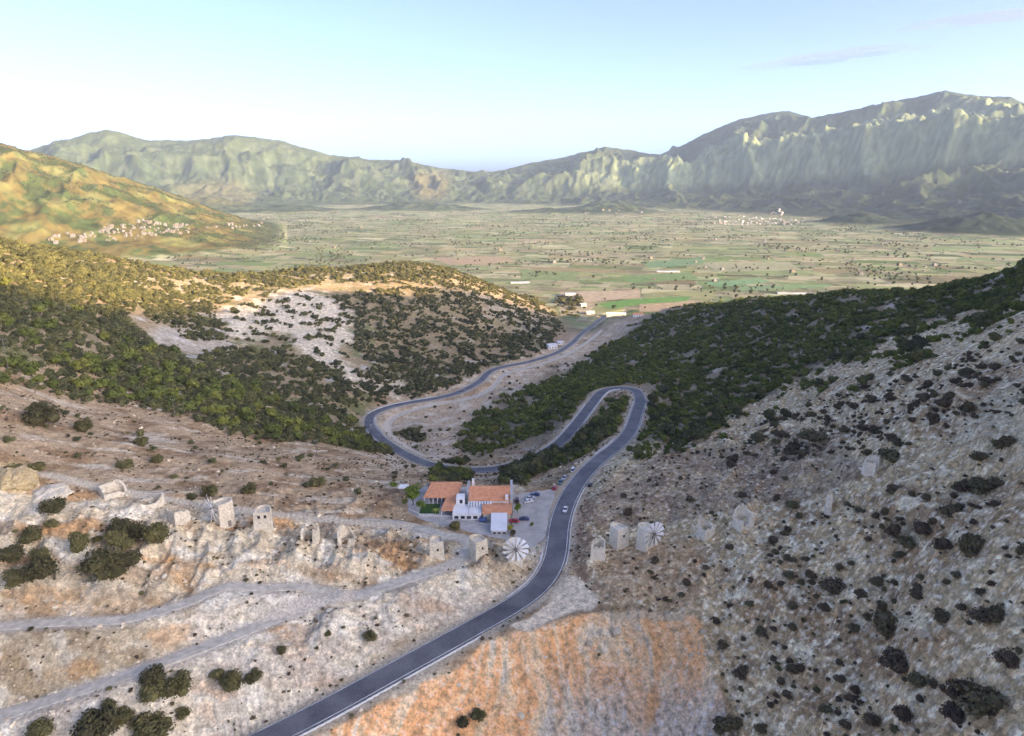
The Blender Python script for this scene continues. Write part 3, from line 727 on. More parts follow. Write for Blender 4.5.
def crown_mesh(name, seed, mat, leaves=240, leaf=.16, height=.8, lobes=7, core=2):
    rg = np.random.default_rng(seed)
    bm = bmesh.new()
    L = []
    for k in range(lobes):
        a = rg.uniform(0, 2 * PI); rr = rg.uniform(.08, .30) if k else 0
        r = rg.uniform(.17, .27) if k else .30
        L.append((rr * math.cos(a), rr * math.sin(a), rg.uniform(.25, .72) * height, r))
    for (x, y, z, r) in L:
        ret = bmesh.ops.create_icosphere(bm, subdivisions=core if r > .25 else 1, radius=r * .74)
        for v in ret['verts']:
            d = 1 + rg.uniform(-.16, .16); zz = v.co.z * (.85) * d + z
            v.co = Vector((v.co.x * d + x, v.co.y * d + y, max(zz, -.05)))
    for k in range(leaves):
        x, y, z, r = L[rg.integers(len(L))]
        n = rg.normal(size=3); n /= np.linalg.norm(n)
        if n[2] < -.35: n[2] = -n[2]
        p = np.array([x, y, z]) + n * r * rg.uniform(.74, 1.28) * np.array([1, 1, .9])
        if p[2] < .0: continue
        t = rg.normal(size=3); q = n * .8 + rg.normal(size=3) * .55; q /= np.linalg.norm(q)
        t -= q * t.dot(q); t /= np.linalg.norm(t); u = np.cross(q, t)
        s_ = leaf * rg.uniform(.6, 1.3) * .5
        vs = [bm.verts.new(p + t * s_), bm.verts.new(p + u * s_ * .7), bm.verts.new(p - t * s_), bm.verts.new(p - u * s_ * .7)]
        bm.faces.new(vs)
    me = bpy.data.meshes.new(name); bm.to_mesh(me); bm.free(); me.materials.append(mat)
    return me
def trunk_mesh(name, seed):
    rg = np.random.default_rng(seed); bm = bmesh.new()
    def limb(p, q, r0, r1, n=6):
        d = (Vector(q) - Vector(p)); rot = d.to_track_quat('Z', 'Y').to_matrix()
        a = [bm.verts.new(Vector(p) + rot @ Vector((math.cos(t) * r0, math.sin(t) * r0, 0))) for t in np.linspace(0, 2 * PI, n, endpoint=False)]
        b = [bm.verts.new(Vector(q) + rot @ Vector((math.cos(t) * r1, math.sin(t) * r1, 0))) for t in np.linspace(0, 2 * PI, n, endpoint=False)]
        for k in range(n): bm.faces.new((a[k], a[(k + 1) % n], b[(k + 1) % n], b[k]))
        bm.faces.new(b)
    limb((0, 0, -.08), (.01, 0, .22), .05, .035)
    for k in range(4):
        t = k * 1.6 + rg.uniform(0, 1)
        limb((.01, 0, .18), (.22 * math.cos(t), .22 * math.sin(t), .45), .026, .010, 5)
    me = bpy.data.meshes.new(name); bm.to_mesh(me); bm.free(); me.materials.append(M_BARK); return me
def rock_mesh(name, seed, mat):
    rg = np.random.default_rng(seed); bm = bmesh.new()
    bmesh.ops.create_icosphere(bm, subdivisions=2, radius=.5)
    nrm = [Vector(rg.normal(size=3)).normalized() for _ in range(7)]; ds = rg.uniform(.26, .44, 7)
    for v in bm.verts:
        for n_, d in zip(nrm, ds):
            e = v.co.dot(n_) - d
            if e > 0: v.co -= n_ * e
        v.co.z *= .8
        v.co += Vector(rg.normal(size=3)) * .012
    me = bpy.data.meshes.new(name); bm.to_mesh(me); bm.free(); me.materials.append(mat); return me
def rock_material():
    m, nt, b = material('limestone'); L = nt.links.new
    oi = nt.nodes.new('ShaderNodeObjectInfo'); g = nt.nodes.new('ShaderNodeNewGeometry'); n = nt.nodes.new('ShaderNodeTexNoise'); n.inputs['Scale'].default_value = 1.6; n.inputs['Detail'].default_value = 5
    L(g.outputs['Position'], n.inputs['Vector'])
    a = nt.nodes.new('ShaderNodeMath'); a.operation = 'MULTIPLY_ADD'; a.inputs[1].default_value = .55; L(oi.outputs['Random'], a.inputs[0])
    h = nt.nodes.new('ShaderNodeMath'); h.operation = 'MULTIPLY'; h.inputs[1].default_value = .5; L(n.outputs['Fac'], h.inputs[0]); L(h.outputs[0], a.inputs[2])
    r = nt.nodes.new('ShaderNodeValToRGB'); r.color_ramp.elements[0].color = (.38, .285, .185, 1); r.color_ramp.elements[1].color = (.88, .75, .55, 1); e = r.color_ramp.elements.new(.5); e.color = (.66, .53, .37, 1)
    L(a.outputs[0], r.inputs[0]); L(r.outputs[0], b.inputs['Base Color']); b.inputs['Roughness'].default_value = .95; b.inputs['Specular IOR Level'].default_value = .1
    return m
M_ROCK = rock_material()

def thing(o, label, cat, group=None):
    o['label'] = label; o['category'] = cat
    if group: o['group'] = group
    return o
def linked(name, me, parent=None):
    o = bpy.data.objects.new(name, me); COL.objects.link(o)
    if parent is not None: o.parent = parent
    return o

def scatter_stuff(name, pts, sources):
    """pts: array x y z rot sx sy sz idx; one object, its copies placed by geometry nodes"""
    pts = np.asarray(pts, float)
    me = bpy.data.meshes.new(name); me.vertices.add(len(pts)); me.vertices.foreach_set('co', pts[:, :3].astype(np.float32).ravel())
    a = me.attributes.new('turn', 'FLOAT_VECTOR', 'POINT'); t = np.zeros((len(pts), 3), np.float32); t[:, 2] = pts[:, 3]; a.data.foreach_set('vector', t.ravel())
    a = me.attributes.new('size', 'FLOAT_VECTOR', 'POINT'); a.data.foreach_set('vector', pts[:, 4:7].astype(np.float32).ravel())
    a = me.attributes.new('pick', 'INT', 'POINT'); a.data.foreach_set('value', pts[:, 7].astype(np.int32))
    o = linked(name, me); o['kind'] = 'stuff'
    ng = bpy.data.node_groups.new(name, 'GeometryNodeTree')
    ng.interface.new_socket('Geometry', in_out='INPUT', socket_type='NodeSocketGeometry'); ng.interface.new_socket('Geometry', in_out='OUTPUT', socket_type='NodeSocketGeometry')
    N = ng.nodes.new; L = ng.links.new
    gi = N('NodeGroupInput'); go = N('NodeGroupOutput'); ip = N('GeometryNodeInstanceOnPoints'); jn = N('GeometryNodeJoinGeometry')
    for sme in sources:
        so_ = bpy.data.objects.new(sme.name, sme)
        oi = N('GeometryNodeObjectInfo'); oi.inputs['Object'].default_value = so_; oi.inputs['As Instance'].default_value = True; oi.transform_space = 'ORIGINAL'
        L(oi.outputs['Geometry'], jn.inputs[0])
    def attr(nm, ty):
        n = N('GeometryNodeInputNamedAttribute'); n.data_type = ty; n.inputs['Name'].default_value = nm; return n.outputs['Attribute']
    L(gi.outputs[0], ip.inputs['Points']); L(jn.outputs[0], ip.inputs['Instance']); ip.inputs['Pick Instance'].default_value = True
    L(attr('pick', 'INT'), ip.inputs['Instance Index']); L(attr('size', 'FLOAT_VECTOR'), ip.inputs['Scale'])
    L(attr('turn', 'FLOAT_VECTOR'), ip.inputs['Rotation'])
    L(ip.outputs[0], go.inputs[0])
    md = o.modifiers.new('scatter', 'NODES'); md.node_group = ng
    return o

# ------------------------------------------------------------------ where the trees stand
def jitter_grid(x0, x1, y0, y1, s_):
    gx, gy = np.meshgrid(np.arange(x0, x1, s_), np.arange(y0, y1, s_), indexing='ij')
    x = gx.ravel() + RNG.uniform(-.48, .48, gx.size) * s_; y = gy.ravel() + RNG.uniform(-.48, .48, gx.size) * s_
    keep = np.abs(np.arctan2(x, y)) < math.radians(42.5)
    return x[keep], y[keep]
def vis_at(x, y):
    fi, fj = ground_idx(x, y); return VIS[np.clip(fi.round().astype(int), 0, NF - 1), np.clip(fj.round().astype(int), 0, NR - 1)]
def way_dist(x, y):
    fi, fj = ground_idx(x, y); i = np.clip(fi.round().astype(int), 0, NF - 1); j = np.clip(fj.round().astype(int), 0, NR - 1)
    return D_RD[i, j], np.minimum.reduce([D_LT[i, j], D_UT[i, j], D_VT[i, j], D_FT[i, j]])
# (polygon in the photograph, how full, name of the wood)
WOODS = [
 ('left', [(-60,276),(0,280),(60,296),(120,316),(150,340),(190,365),(240,384),(300,408),(350,424),(392,440),(398,455),(360,452),(300,440),(255,444),(215,428),(150,410),(100,402),(60,398),(20,388),(-60,384)], .88),
 ('left', [(200,385),(260,384),(330,402),(372,420),(370,440),(300,425),(240,410)], .55),
 ('sunny', [(-60,240),(0,243),(70,252),(110,270),(140,296),(128,318),(60,298),(0,282),(-60,278)], .92),
 ('spur', [(70,250),(160,262),(300,262),(430,263),(470,275),(440,283),(330,284),(250,292),(212,310),(230,340),(200,345),(165,332),(130,300),(110,270)], .80),
 ('spur', [(300,262),(420,262),(470,275),(540,300),(566,330),(548,338),(500,320),(470,296),(420,282),(340,284)], .62),
 ('knoll', [(212,310),(290,290),(340,296),(350,330),(360,372),(400,385),(410,402),(372,406),(330,400),(280,390),(230,372),(200,352),(230,340)], .38),
 ('knoll', [(335,296),(420,284),(480,300),(560,336),(540,352),(490,368),(440,392),(405,400),(370,372),(352,335)], .68),
 ('knoll', [(355,372),(405,370),(460,380),(440,394),(400,402),(372,408),(360,395)], .85),
 ('knoll', [(225,348),(300,352),(350,378),(370,402),(340,412),(260,388),(200,362)], .80),
 ('ridge', [(1090,225),(1024,262),(1000,276),(940,287),(850,292),(760,300),(690,306),(640,322),(612,345),(600,360),(640,352),(690,345),(660,384),(650,402),(645,430),(620,446),(640,462),(690,452),(745,410),(800,376),(870,352),(940,318),(1024,312),(1090,306)], .80),
 ('ridge', [(645,330),(700,306),(760,298),(900,290),(1000,285),(1000,300),(860,345),(760,400),(700,440),(655,400),(670,375)], .7),
 ('ridge', [(690,452),(745,410),(800,376),(870,352),(940,318),(1024,312),(1024,345),(940,362),(880,398),(800,410),(745,440)], .36),
 ('bend', [(605,345),(660,350),(690,345),(655,386),(620,385),(600,390),(575,408),(555,430),(520,442),(478,456),(458,447),(466,425),(500,398),(560,378)], .84),
 ('loop', [(602,408),(622,398),(634,400),(627,424),(600,444),(584,458),(548,468),(520,488),(498,484),(502,472),(530,463),(560,452),(585,432)], .95),
 ('valley', [(396,428),(420,430),(428,446),(404,440)], .8), ('valley', [(436,462),(470,462),(470,486),(432,484)], .9), ('valley', [(402,446),(420,450),(418,462),(404,460)], .7),
 ('valley', [(520,470),(545,470),(548,490),(518,488)], .35), ('valley', [(595,358),(640,345),(640,350),(600,372)], .6), ('valley', [(556,290),(582,292),(582,306),(558,306)], .8), ('valley', [(562,305),(574,303),(578,316),(566,318)], .6),
 ('valley', [(566,322),(590,330),(575,345),(560,340)], .15), ('valley', [(286,262),(340,260),(345,268),(290,270)], .95)]
tx, ty = jitter_grid(-900, 700, 215, 1420, 3.5)
tz = ground_z(tx, ty); tpx, tpy = project(tx, ty, tz)
wx_ = tpx + fbm(tx / 22, ty / 22, 2, 301) * 9; wy_ = tpy + fbm(tx / 22, ty / 22, 2, 303) * 5
full = np.zeros(len(tx)); wood = np.full(len(tx), '', dtype=object)
for nm, poly, f in WOODS:
    m = in_poly(poly, wx_, wy_); up_ = m & (f > full); full[up_] = f; wood[up_] = nm
clump = .5 + 1.15 * fbm(tx / 19, ty / 19, 3, 305) + .25 * fbm(tx / 60, ty / 60, 2, 309)
rd, wd = way_dist(tx, ty)
keep = (clump > 1.12 - full - .02 * (full > .85)) & (full > 0) & (rd > 8.5) & (wd > 4.5) & vis_at(tx, ty) & (RNG.random(len(tx)) < .80)
keep &= ~in_poly([(405,485),(515,485),(556,489),(550,515),(547,548),(440,545),(405,515)], tpx, tpy)
# light scatter of single bushes on the bare ground behind the mills and in the valley
bare = (full == 0) & vis_at(tx, ty) & (rd > 9) & (wd > 5) & (RNG.random(len(tx)) < .022) & in_poly([(0,395),(200,440),(400,470),(430,400),(560,350),(600,400),(480,470),(420,500),(300,490),(0,470)], tpx, tpy)
wood[bare] = 'bare'; keep |= bare
TR = np.nonzero(keep)[0]
tdia = np.clip(RNG.lognormal(1.50, .34, len(TR)), 2.3, 9.5) * np.where(full[TR] > .85, 1.08, .95)
tdia = np.where(wood[TR] == 'bare', RNG.uniform(2.5, 4.6, len(TR)), tdia)
tdist = np.sqrt(tx[TR] ** 2 + ty[TR] ** 2 + (tz[TR] - CAM_Z) ** 2)
order = np.argsort(-(tdia / tdist))
inside = (tpx[TR] > 2) & (tpx[TR] < 1022)
order = order[inside[order]]
single = order[:290]; rest = np.setdiff1d(np.arange(len(TR)), single)
OAK_CROWNS = [crown_mesh('oak_crown', 400 + k, M_OAK) for k in range(5)]
DARK_OAK_CROWNS = [crown_mesh('dark_oak_crown', 420 + k, M_DARK_OAK) for k in range(5)]
TRUNKS = [trunk_mesh('oak_trunk', 440 + k) for k in range(3)]
WOOD_TEXT = {
 'left': ('dark green oak in the dense shaded wood on the left slope', 'oaks in the shaded wood on the left slope'),
 'sunny': ('yellow green oak catching the low sun above the left slope', 'oaks in the sunlit wood on the far left'),
 'spur': ('green oak in the open wood along the left spur', 'oaks along the left spur'),
 'knoll': ('green oak among bare pale patches below the white knoll', 'oaks around the white knoll'),
 'ridge': ('very dark oak in the shaded wood on the right ridge', 'oaks in the shaded wood on the right ridge'),
 'bend': ('dark oak in the wood below the hairpin road', 'oaks in the wood below the hairpin road'),
 'loop': ('dark oak inside the hairpin between its two road legs', 'oaks between the two legs of the hairpin'),
 'valley': ('single round oak on pale ground by the valley road', 'scattered oaks beside the valley road'),
 'bare': ('small lone oak bush on the brown slope behind the windmills', 'lone oak bushes on the brown slope')}
def tree_at(k_mesh, tk, x, y, z, dia, hgt, rot, label, cat, group, name='oak_tree'):
    e = bpy.data.objects.new(name, None); COL.objects.link(e); e.empty_display_size = .1
    e.location = (x, y, z); e.rotation_euler = (0, 0, rot); e.scale = (dia, dia, hgt)
    c = linked('crown', k_mesh, e); c.location = (0, 0, .10)
    t = linked('trunk', tk, e)
    return thing(e, label, cat, group)
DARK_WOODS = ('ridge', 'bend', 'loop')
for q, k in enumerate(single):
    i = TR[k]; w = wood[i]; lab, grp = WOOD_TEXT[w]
    src = (DARK_OAK_CROWNS if w in DARK_WOODS else OAK_CROWNS)[q % 5]
    tree_at(src, TRUNKS[q % 3], tx[i], ty[i], tz[i] - .25, tdia[k], tdia[k] * RNG.uniform(.8, 1.05), RNG.uniform(0, 6.28), lab, 'oak tree', grp)
i = TR[rest]; n = len(rest); dk = np.isin(wood[i], DARK_WOODS)
hs = tdia[rest] * RNG.uniform(.65, 1.05, n)
scatter_stuff('oak_wood', np.column_stack([tx[i], ty[i], tz[i] - .3, RNG.uniform(0, 6.28, n), tdia[rest], tdia[rest], hs, RNG.integers(0, 5, n) + np.where(dk, 5, 0)]), OAK_CROWNS + DARK_OAK_CROWNS)

# ------------------------------------------------------------------ bushes of the left front, one by one (px, py, half width, squash, label)
BUSHES = [(34,538,10,.9,'dark round bush left of the tall clump, on pale rock'),(13,557,10,.9,'dark bush at the left edge on the pale slope'),(40,556,7,.9,'small dark bush in the middle of the left cluster'),(43,573,13,1.1,'large ragged dark bush at the foot of the left cluster'),
 (16,580,11,.8,'low wide dark bush under the left edge bush'),(81,547,9,1.3,'tall narrow dark bush standing alone on pale rock'),(120,527,10,.7,'low flat bush at the top of the clump below the ruins'),(116,540,9,.9,'rounded bush between flat bush and the large clump'),
 (139,534,10,1.0,'round dark bush second from the clump end'),(157,537,12,1.0,'large round dark bush at the right end of the clump'),(104,566,16,.9,'biggest spreading bush at the bottom of the clump'),(128,561,11,.8,'wide bush attached to the biggest spreading bush'),(116,573,9,.7,'low bush under the biggest spreading bush'),
 (53,509,11,.7,'flat dark bush just below the rubble mounds'),(52,525,5,1.,'tiny dark bush below the flat bush'),(98,540,4,1.,'tiny bush between narrow bush and clump'),(126,545,8,.8,'low filler bush inside the clump'),
 (153,679,11,.8,'bush at the top of the pair above the lower track edge'),(155,694,11,.9,'dark bush at the foot of the pair'),(178,687,12,.9,'large green bush beside the pair below the track'),(217,676,7,.8,'small green bush beside the tall dark one'),(233,685,10,1.2,'tall dark green bush below the gravel track'),(254,678,7,1.,'small bright green bush on the lower slope'),
 (183,714,6,.8,'small dark bush on bare ground near the bottom'),(108,707,6,1.,'small round bush above the bottom clump'),(124,720,9,.9,'medium dark bush beside the bottom clump'),(99,728,16,.9,'large dark bush at the bottom edge'),(151,731,17,.7,'wide dark bush on the bottom edge'),(43,732,12,.7,'dark bush in the bottom left corner'),
 (282,651,5,.9,'small grey green bush near the small ruin above the road'),(210,492,7,1.0,'small green bush behind the windmill with bare spokes'),(249,490,7,.9,'pale green bush behind the round mill'),(157,460,6,.8,'green bush on the brown slope above the ruins'),(125,466,8,.6,'low bright green bush on the brown slope'),(370,637,6,1.1,'single bright green bush halfway down the slope above the road'),
 (41,418,15,.8,'large dark bush on pale rock at the far left'),(85,428,8,.9,'round dark bush right of the large one on pale rock'),(143,443,6,.9,'small green bush on the brown slope edge'),(317,483,8,.8,'lone green bush on the brown slope above the ruins'),(328,634,3,1.,'tiny dark bush left of the bright green one'),
 (455,527,6,1.0,'dark bush in front of the restaurant wall'),(463,724,6,1.1,'dark bush on the orange spoil slope'),(478,716,7,.9,'ragged dry bush on the orange spoil slope'),(192,497,5,.7,'brown low bush behind the ruins'),(14,470,8,.6,'brown bush by the ochre mound at the left edge'),(38,468,7,.7,'brown bush right of the ochre mound'),
 (969,547,12,1.3,'tall dark bush on the right hill by a rock face'),(960,690,14,1.1,'large dark bush low on the right hill'),(983,703,20,.9,'biggest dark bush near the bottom right corner'),(884,624,15,1.,'dark bush with a green heart on the right hill'),(898,668,15,.8,'wide purple brown bush on the right hill'),(834,586,14,.7,'boxy dark bush in the middle of the right hill'),
 (724,724,13,.9,'dark bush beside the grey rubble at the bottom'),(918,682,9,1.,'round bush at the foot of the wide purple bush'),(893,532,7,1.6,'upright dark bush in a crevice of the right hill'),(905,545,9,1.,'dark bush at the bottom of the crevice'),(980,486,14,.7,'wide flat bush high on the right hill'),(948,510,12,.6,'flat purple bush below the rocky crest'),(792,448,11,.8,'dark bush with green top on the heath'),(757,438,8,1.1,'green dark bush at the edge of the right wood'),
 (812,438,14,.6,'flat brown bush on the grey heath'),(890,456,12,.7,'wide dark bush beside pale crags on the right hill'),(940,617,9,.9,'dark bush between gullies on the right hill'),(994,614,10,.9,'ragged dark bush near the right edge'),(1008,660,12,.8,'low dark bush at the right edge'),(790,505,8,.7,'round dark bush left of the wall stub'),(655,560,5,1.0,'small round bush below the sailed mill on the right'),(740,672,9,.9,'dark bush low on the right hill above the rubble')]
BUSH_CROWNS = [crown_mesh('bush_crown', 460 + k, M_BUSH, 1300, .085, .72, 12) for k in range(4)]
SHRUB_CROWNS = [crown_mesh('shrub_crown', 480 + k, M_SHRUB, 700, .12, .66, 9) for k in range(5)]
for q, (px, py, hw, sq, lab) in enumerate(BUSHES):
    x, y, z = cast(px, py + hw * sq * .45); d = math.sqrt(x * x + y * y + (z - CAM_Z) ** 2); dia = (2.15 if px < 600 else 1.8) * hw * d / FPX
    me = (SHRUB_CROWNS[q % 5] if px > 600 else BUSH_CROWNS[q % 4])
    o = linked('bush', me); o.location = (x, y, z - .08 * dia); o.rotation_euler = (0, 0, RNG.uniform(0, 6.28)); o.scale = (dia, dia, dia * sq * 1.05)
    thing(o, lab, 'bush')
# shrubs of the right hill and small scrub everywhere
sx, sy = jitter_grid(-330, 420, 95, 520, 2.6)
sz = ground_z(sx, sy); spx, spy = project(sx, sy, sz); srd, swd = way_dist(sx, sy)
sw1 = spx + fbm(sx / 15, sy / 15, 2, 311) * 14; sw2 = spy + fbm(sx / 15, sy / 15, 2, 313) * 8
d_ = np.zeros(len(sx))
for poly, f in (([(690,455),(760,425),(860,380),(1060,330),(1060,420),(900,450),(820,470),(740,470)], .48), ([(600,470),(700,450),(840,470),(870,520),(720,560),(610,540)], .07), ([(700,560),(860,500),(1060,420),(1060,760),(720,760),(715,640)], .42), ([(850,560),(1060,520),(1060,760),(820,760)], .46), ([(640,560),(720,560),(740,640),(700,610),(640,600)], .12)):
    m = in_poly(poly, sw1, sw2); d_[m] = np.maximum(d_[m], f)
cl_ = sstep(-.25, .35, fbm(sx / 9, sy / 9, 3, 315)) * 1.9
ok = (RNG.random(len(sx)) < d_ * cl_) & (srd > 7) & (swd > 3) & vis_at(sx, sy) & ~in_poly(tip_poly, spx, spy)
K = np.nonzero(ok)[0]; sd = np.clip(RNG.lognormal(.60, .52, len(K)), .7, 5.4); sdist = np.sqrt(sx[K] ** 2 + sy[K] ** 2 + (sz[K] - CAM_Z) ** 2)
o_ = np.argsort(-(sd / sdist)); o_ = o_[(spx[K][o_] > 3) & (spx[K][o_] < 1021) & (spy[K][o_] < 733)]
sing = o_[:230]; rest = np.setdiff1d(np.arange(len(K)), sing)
for q, k in enumerate(sing):
    i = K[k]; o = linked('shrub', SHRUB_CROWNS[q % 5]); o.location = (sx[i], sy[i], sz[i] - .1 * sd[k]); o.rotation_euler = (0, 0, RNG.uniform(0, 6.28)); o.scale = (sd[k] * RNG.uniform(.9, 1.3), sd[k], sd[k] * RNG.uniform(.7, 1.1))
    if spy[i] < 470: thing(o, 'dark shrub on the pale rock just under the right wood', 'shrub', 'shrubs under the right wood')
    elif spx[i] < 720: thing(o, 'small dark shrub on the flat ground around the right mills', 'shrub', 'shrubs around the right mills')
    else: thing(o, 'purple brown shrub scattered on the rocky right hill', 'shrub', 'shrubs scattered on the right hill')
i = K[rest]; n = len(rest); s1 = sd[rest]
scatter_stuff('shrubs', np.column_stack([sx[i], sy[i], sz[i] - .1 * s1, RNG.uniform(0, 6.28, n), s1, s1, s1 * RNG.uniform(.6, 1.1, n), RNG.integers(0, 5, n)]), SHRUB_CROWNS)
# dry scrub
DRY = [crown_mesh('dry_tuft', 500 + k, M_DRY, 60, .3, .6, 4, 1) for k in range(3)] + [crown_mesh('dark_tuft', 510 + k, M_BUSH, 60, .3, .6, 4, 1) for k in range(2)]
gx_, gy_ = jitter_grid(-330, 420, 95, 520, 2.1); gz_ = ground_z(gx_, gy_); gpx, gpy = project(gx_, gy_, gz_); grd, gwd = way_dist(gx_, gy_)
gd = np.full(len(gx_), .30); gd[in_poly([(0,395),(200,440),(420,480),(420,520),(190,500),(0,470)], gpx, gpy)] = .3
gd[in_poly([(0,630),(160,620),(160,660),(0,712)], gpx, gpy)] = .35; gd[in_poly([(410,580),(540,600),(280,720),(240,736),(330,640)], gpx, gpy)] = .22
gd[gpx > 690] = .16; gd[in_poly(tip_poly, gpx, gpy)] = .01
gd = gd * sstep(-.2, .4, fbm(gx_ / 12, gy_ / 12, 3, 321)) * 1.8
verge = (grd > 5.6) & (grd < 8.5); gd = np.where(verge, .35, gd)
ok = (RNG.random(len(gx_)) < gd) & (grd > 5.4) & (gwd > 2.4) & vis_at(gx_, gy_) & ~in_poly([(405,485),(515,485),(556,489),(550,515),(547,548),(440,545),(405,515)], gpx, gpy) & ~in_poly([(560,572),(597,594),(592,604),(528,628),(515,624)], gpx, gpy)
i = np.nonzero(ok)[0]; n = len(i); s1 = np.clip(RNG.lognormal(-.05, .4, n), .45, 2.2)
scatter_stuff('dry_scrub', np.column_stack([gx_[i], gy_[i], gz_[i] - .06, RNG.uniform(0, 6.28, n), s1, s1, s1 * RNG.uniform(.6, 1, n), np.where(RNG.random(n) < .58, RNG.integers(0, 3, n), RNG.integers(3, 5, n))]), DRY)
# loose stones
ROCKS = [rock_mesh('stone', 530 + k, M_ROCK) for k in range(6)]
rx, ry = jitter_grid(-330, 400, 95, 420, 1.7); rz = ground_z(rx, ry); rpx, rpy = project(rx, ry, rz); rrd, rwd = way_dist(rx, ry)
pd = np.full(len(rx), .07); pd[in_poly([(0,480),(300,520),(550,545),(550,590),(270,740),(0,740)], rpx, rpy)] = .30; m = in_poly([(690,470),(860,400),(1060,340),(1060,760),(700,760),(700,600)], rpx, rpy); pd[m] = .45
pd[in_poly([(600,650),(700,640),(730,760),(520,760)], rpx, rpy)] = .5; pd[in_poly([(430,690),(600,640),(600,760),(400,760)], rpx, rpy)] = .2; pd[in_poly([(215,592),(300,590),(340,598),(300,610),(200,645)], rpx, rpy)] = .45
pd *= sstep(-.3, .3, fbm(rx / 11, ry / 11, 3, 331)) * 1.5
ok = (RNG.random(len(rx)) < pd) & (rrd > 6) & (rwd > 2.2) & vis_at(rx, ry) & ~in_poly([(405,485),(515,485),(556,489),(550,515),(547,548),(440,545),(405,515)], rpx, rpy) & ~in_poly([(560,572),(597,594),(592,604),(528,628),(515,624)], rpx, rpy)
i = np.nonzero(ok)[0]; n = len(i); s1 = np.clip(RNG.lognormal(-.35, .5, n), .3, 2.6)
scatter_stuff('stones', np.column_stack([rx[i], ry[i], rz[i] + .05 * s1, RNG.uniform(0, 6.28, n), s1 * RNG.uniform(.8, 1.5, n), s1, s1 * RNG.uniform(.6, 1.1, n), RNG.integers(0, 6, n)]), ROCKS)
# trees of the plain
fx, fy = jitter_grid(-2300, 2800, 1150, 5600, 26.0)
fpx, fpy = project(fx, fy, np.full(len(fx), -105.0)); fz = ground_z(fx, fy)
th_ = math.radians(-14); u_ = fx * math.cos(th_) + fy * math.sin(th_); v_ = -fx * math.sin(th_) + fy * math.cos(th_)
rows = np.abs((v_ / 74.0) % 1 - .5) > .40
cl_ = fbm(fx / 260, fy / 260, 3, 341)
pf = .06 + .95 * sstep(.10, .40, cl_) + .30 * rows * sstep(-.15, .3, cl_)
pf = np.where((fpy > 226) & (fpy < 262) & (fpx < 300 + 160 * perlin(fx / 200, fy / 300, 8)), pf * 1.5, pf); pf = np.where(fy > 4300, pf * .5, pf)
ok = (RNG.random(len(fx)) < pf) & (fz < -97) & vis_at(fx, fy) & (fpx > 0) & (fpx < 1024) & (fpy > 206)
i = np.nonzero(ok)[0]; fd = RNG.uniform(3.5, 9.5, len(i)); o_ = np.argsort(-(fd / np.hypot(fx[i], fy[i])))
FIELD = [crown_mesh('field_tree_crown', 550 + k, M_FIELD, 110, .24, .85, 5, 1) for k in range(4)]
for q, k in enumerate(o_[:230]):
    j = i[k]; o = linked('field_tree', FIELD[q % 4]); o.location = (fx[j], fy[j], fz[j] - .3); o.rotation_euler = (0, 0, RNG.uniform(0, 6.28)); o.scale = (fd[k], fd[k], fd[k])
    if fpx[j] < 400: thing(o, 'dark field tree on the plain beyond the left spur', 'field tree', 'field trees beyond the left spur')
    elif fpx[j] < 650: thing(o, 'dark field tree among the fields at the valley mouth', 'field tree', 'field trees at the valley mouth')
    else: thing(o, 'dark field tree on the plain beyond the right ridge', 'field tree', 'field trees beyond the right ridge')
k = o_[230:]; j = i[k]; n = len(k)
scatter_stuff('field_trees', np.column_stack([fx[j], fy[j], fz[j] - .3, RNG.uniform(0, 6.28, n), fd[k] * 1.15, fd[k] * 1.15, fd[k], RNG.integers(0, 4, n)]), FIELD)
# scrub and trees on the far left hill
hx, hy = jitter_grid(-2600, -800, 2350, 3400, 13.0); hz_ = ground_z(hx, hy)
ok = (hz_ > -100) & vis_at(hx, hy) & (RNG.random(len(hx)) < .8 * sstep(-.22, .15, fbm(hx / 120, hy / 95, 4, 215) + .1 * fbm(hx / 30, hy / 30, 2, 217)) + .12)
i = np.nonzero(ok)[0]; n = len(i); s1 = RNG.uniform(3.5, 8.5, n)
scatter_stuff('hill_scrub', np.column_stack([hx[i], hy[i], hz_[i] - .5, RNG.uniform(0, 6.28, n), s1, s1, s1 * .7, RNG.integers(0, 4, n)]), FIELD)
print('counts', len(TR), len(K), len(gx_[ok[:1]] if False else s1))
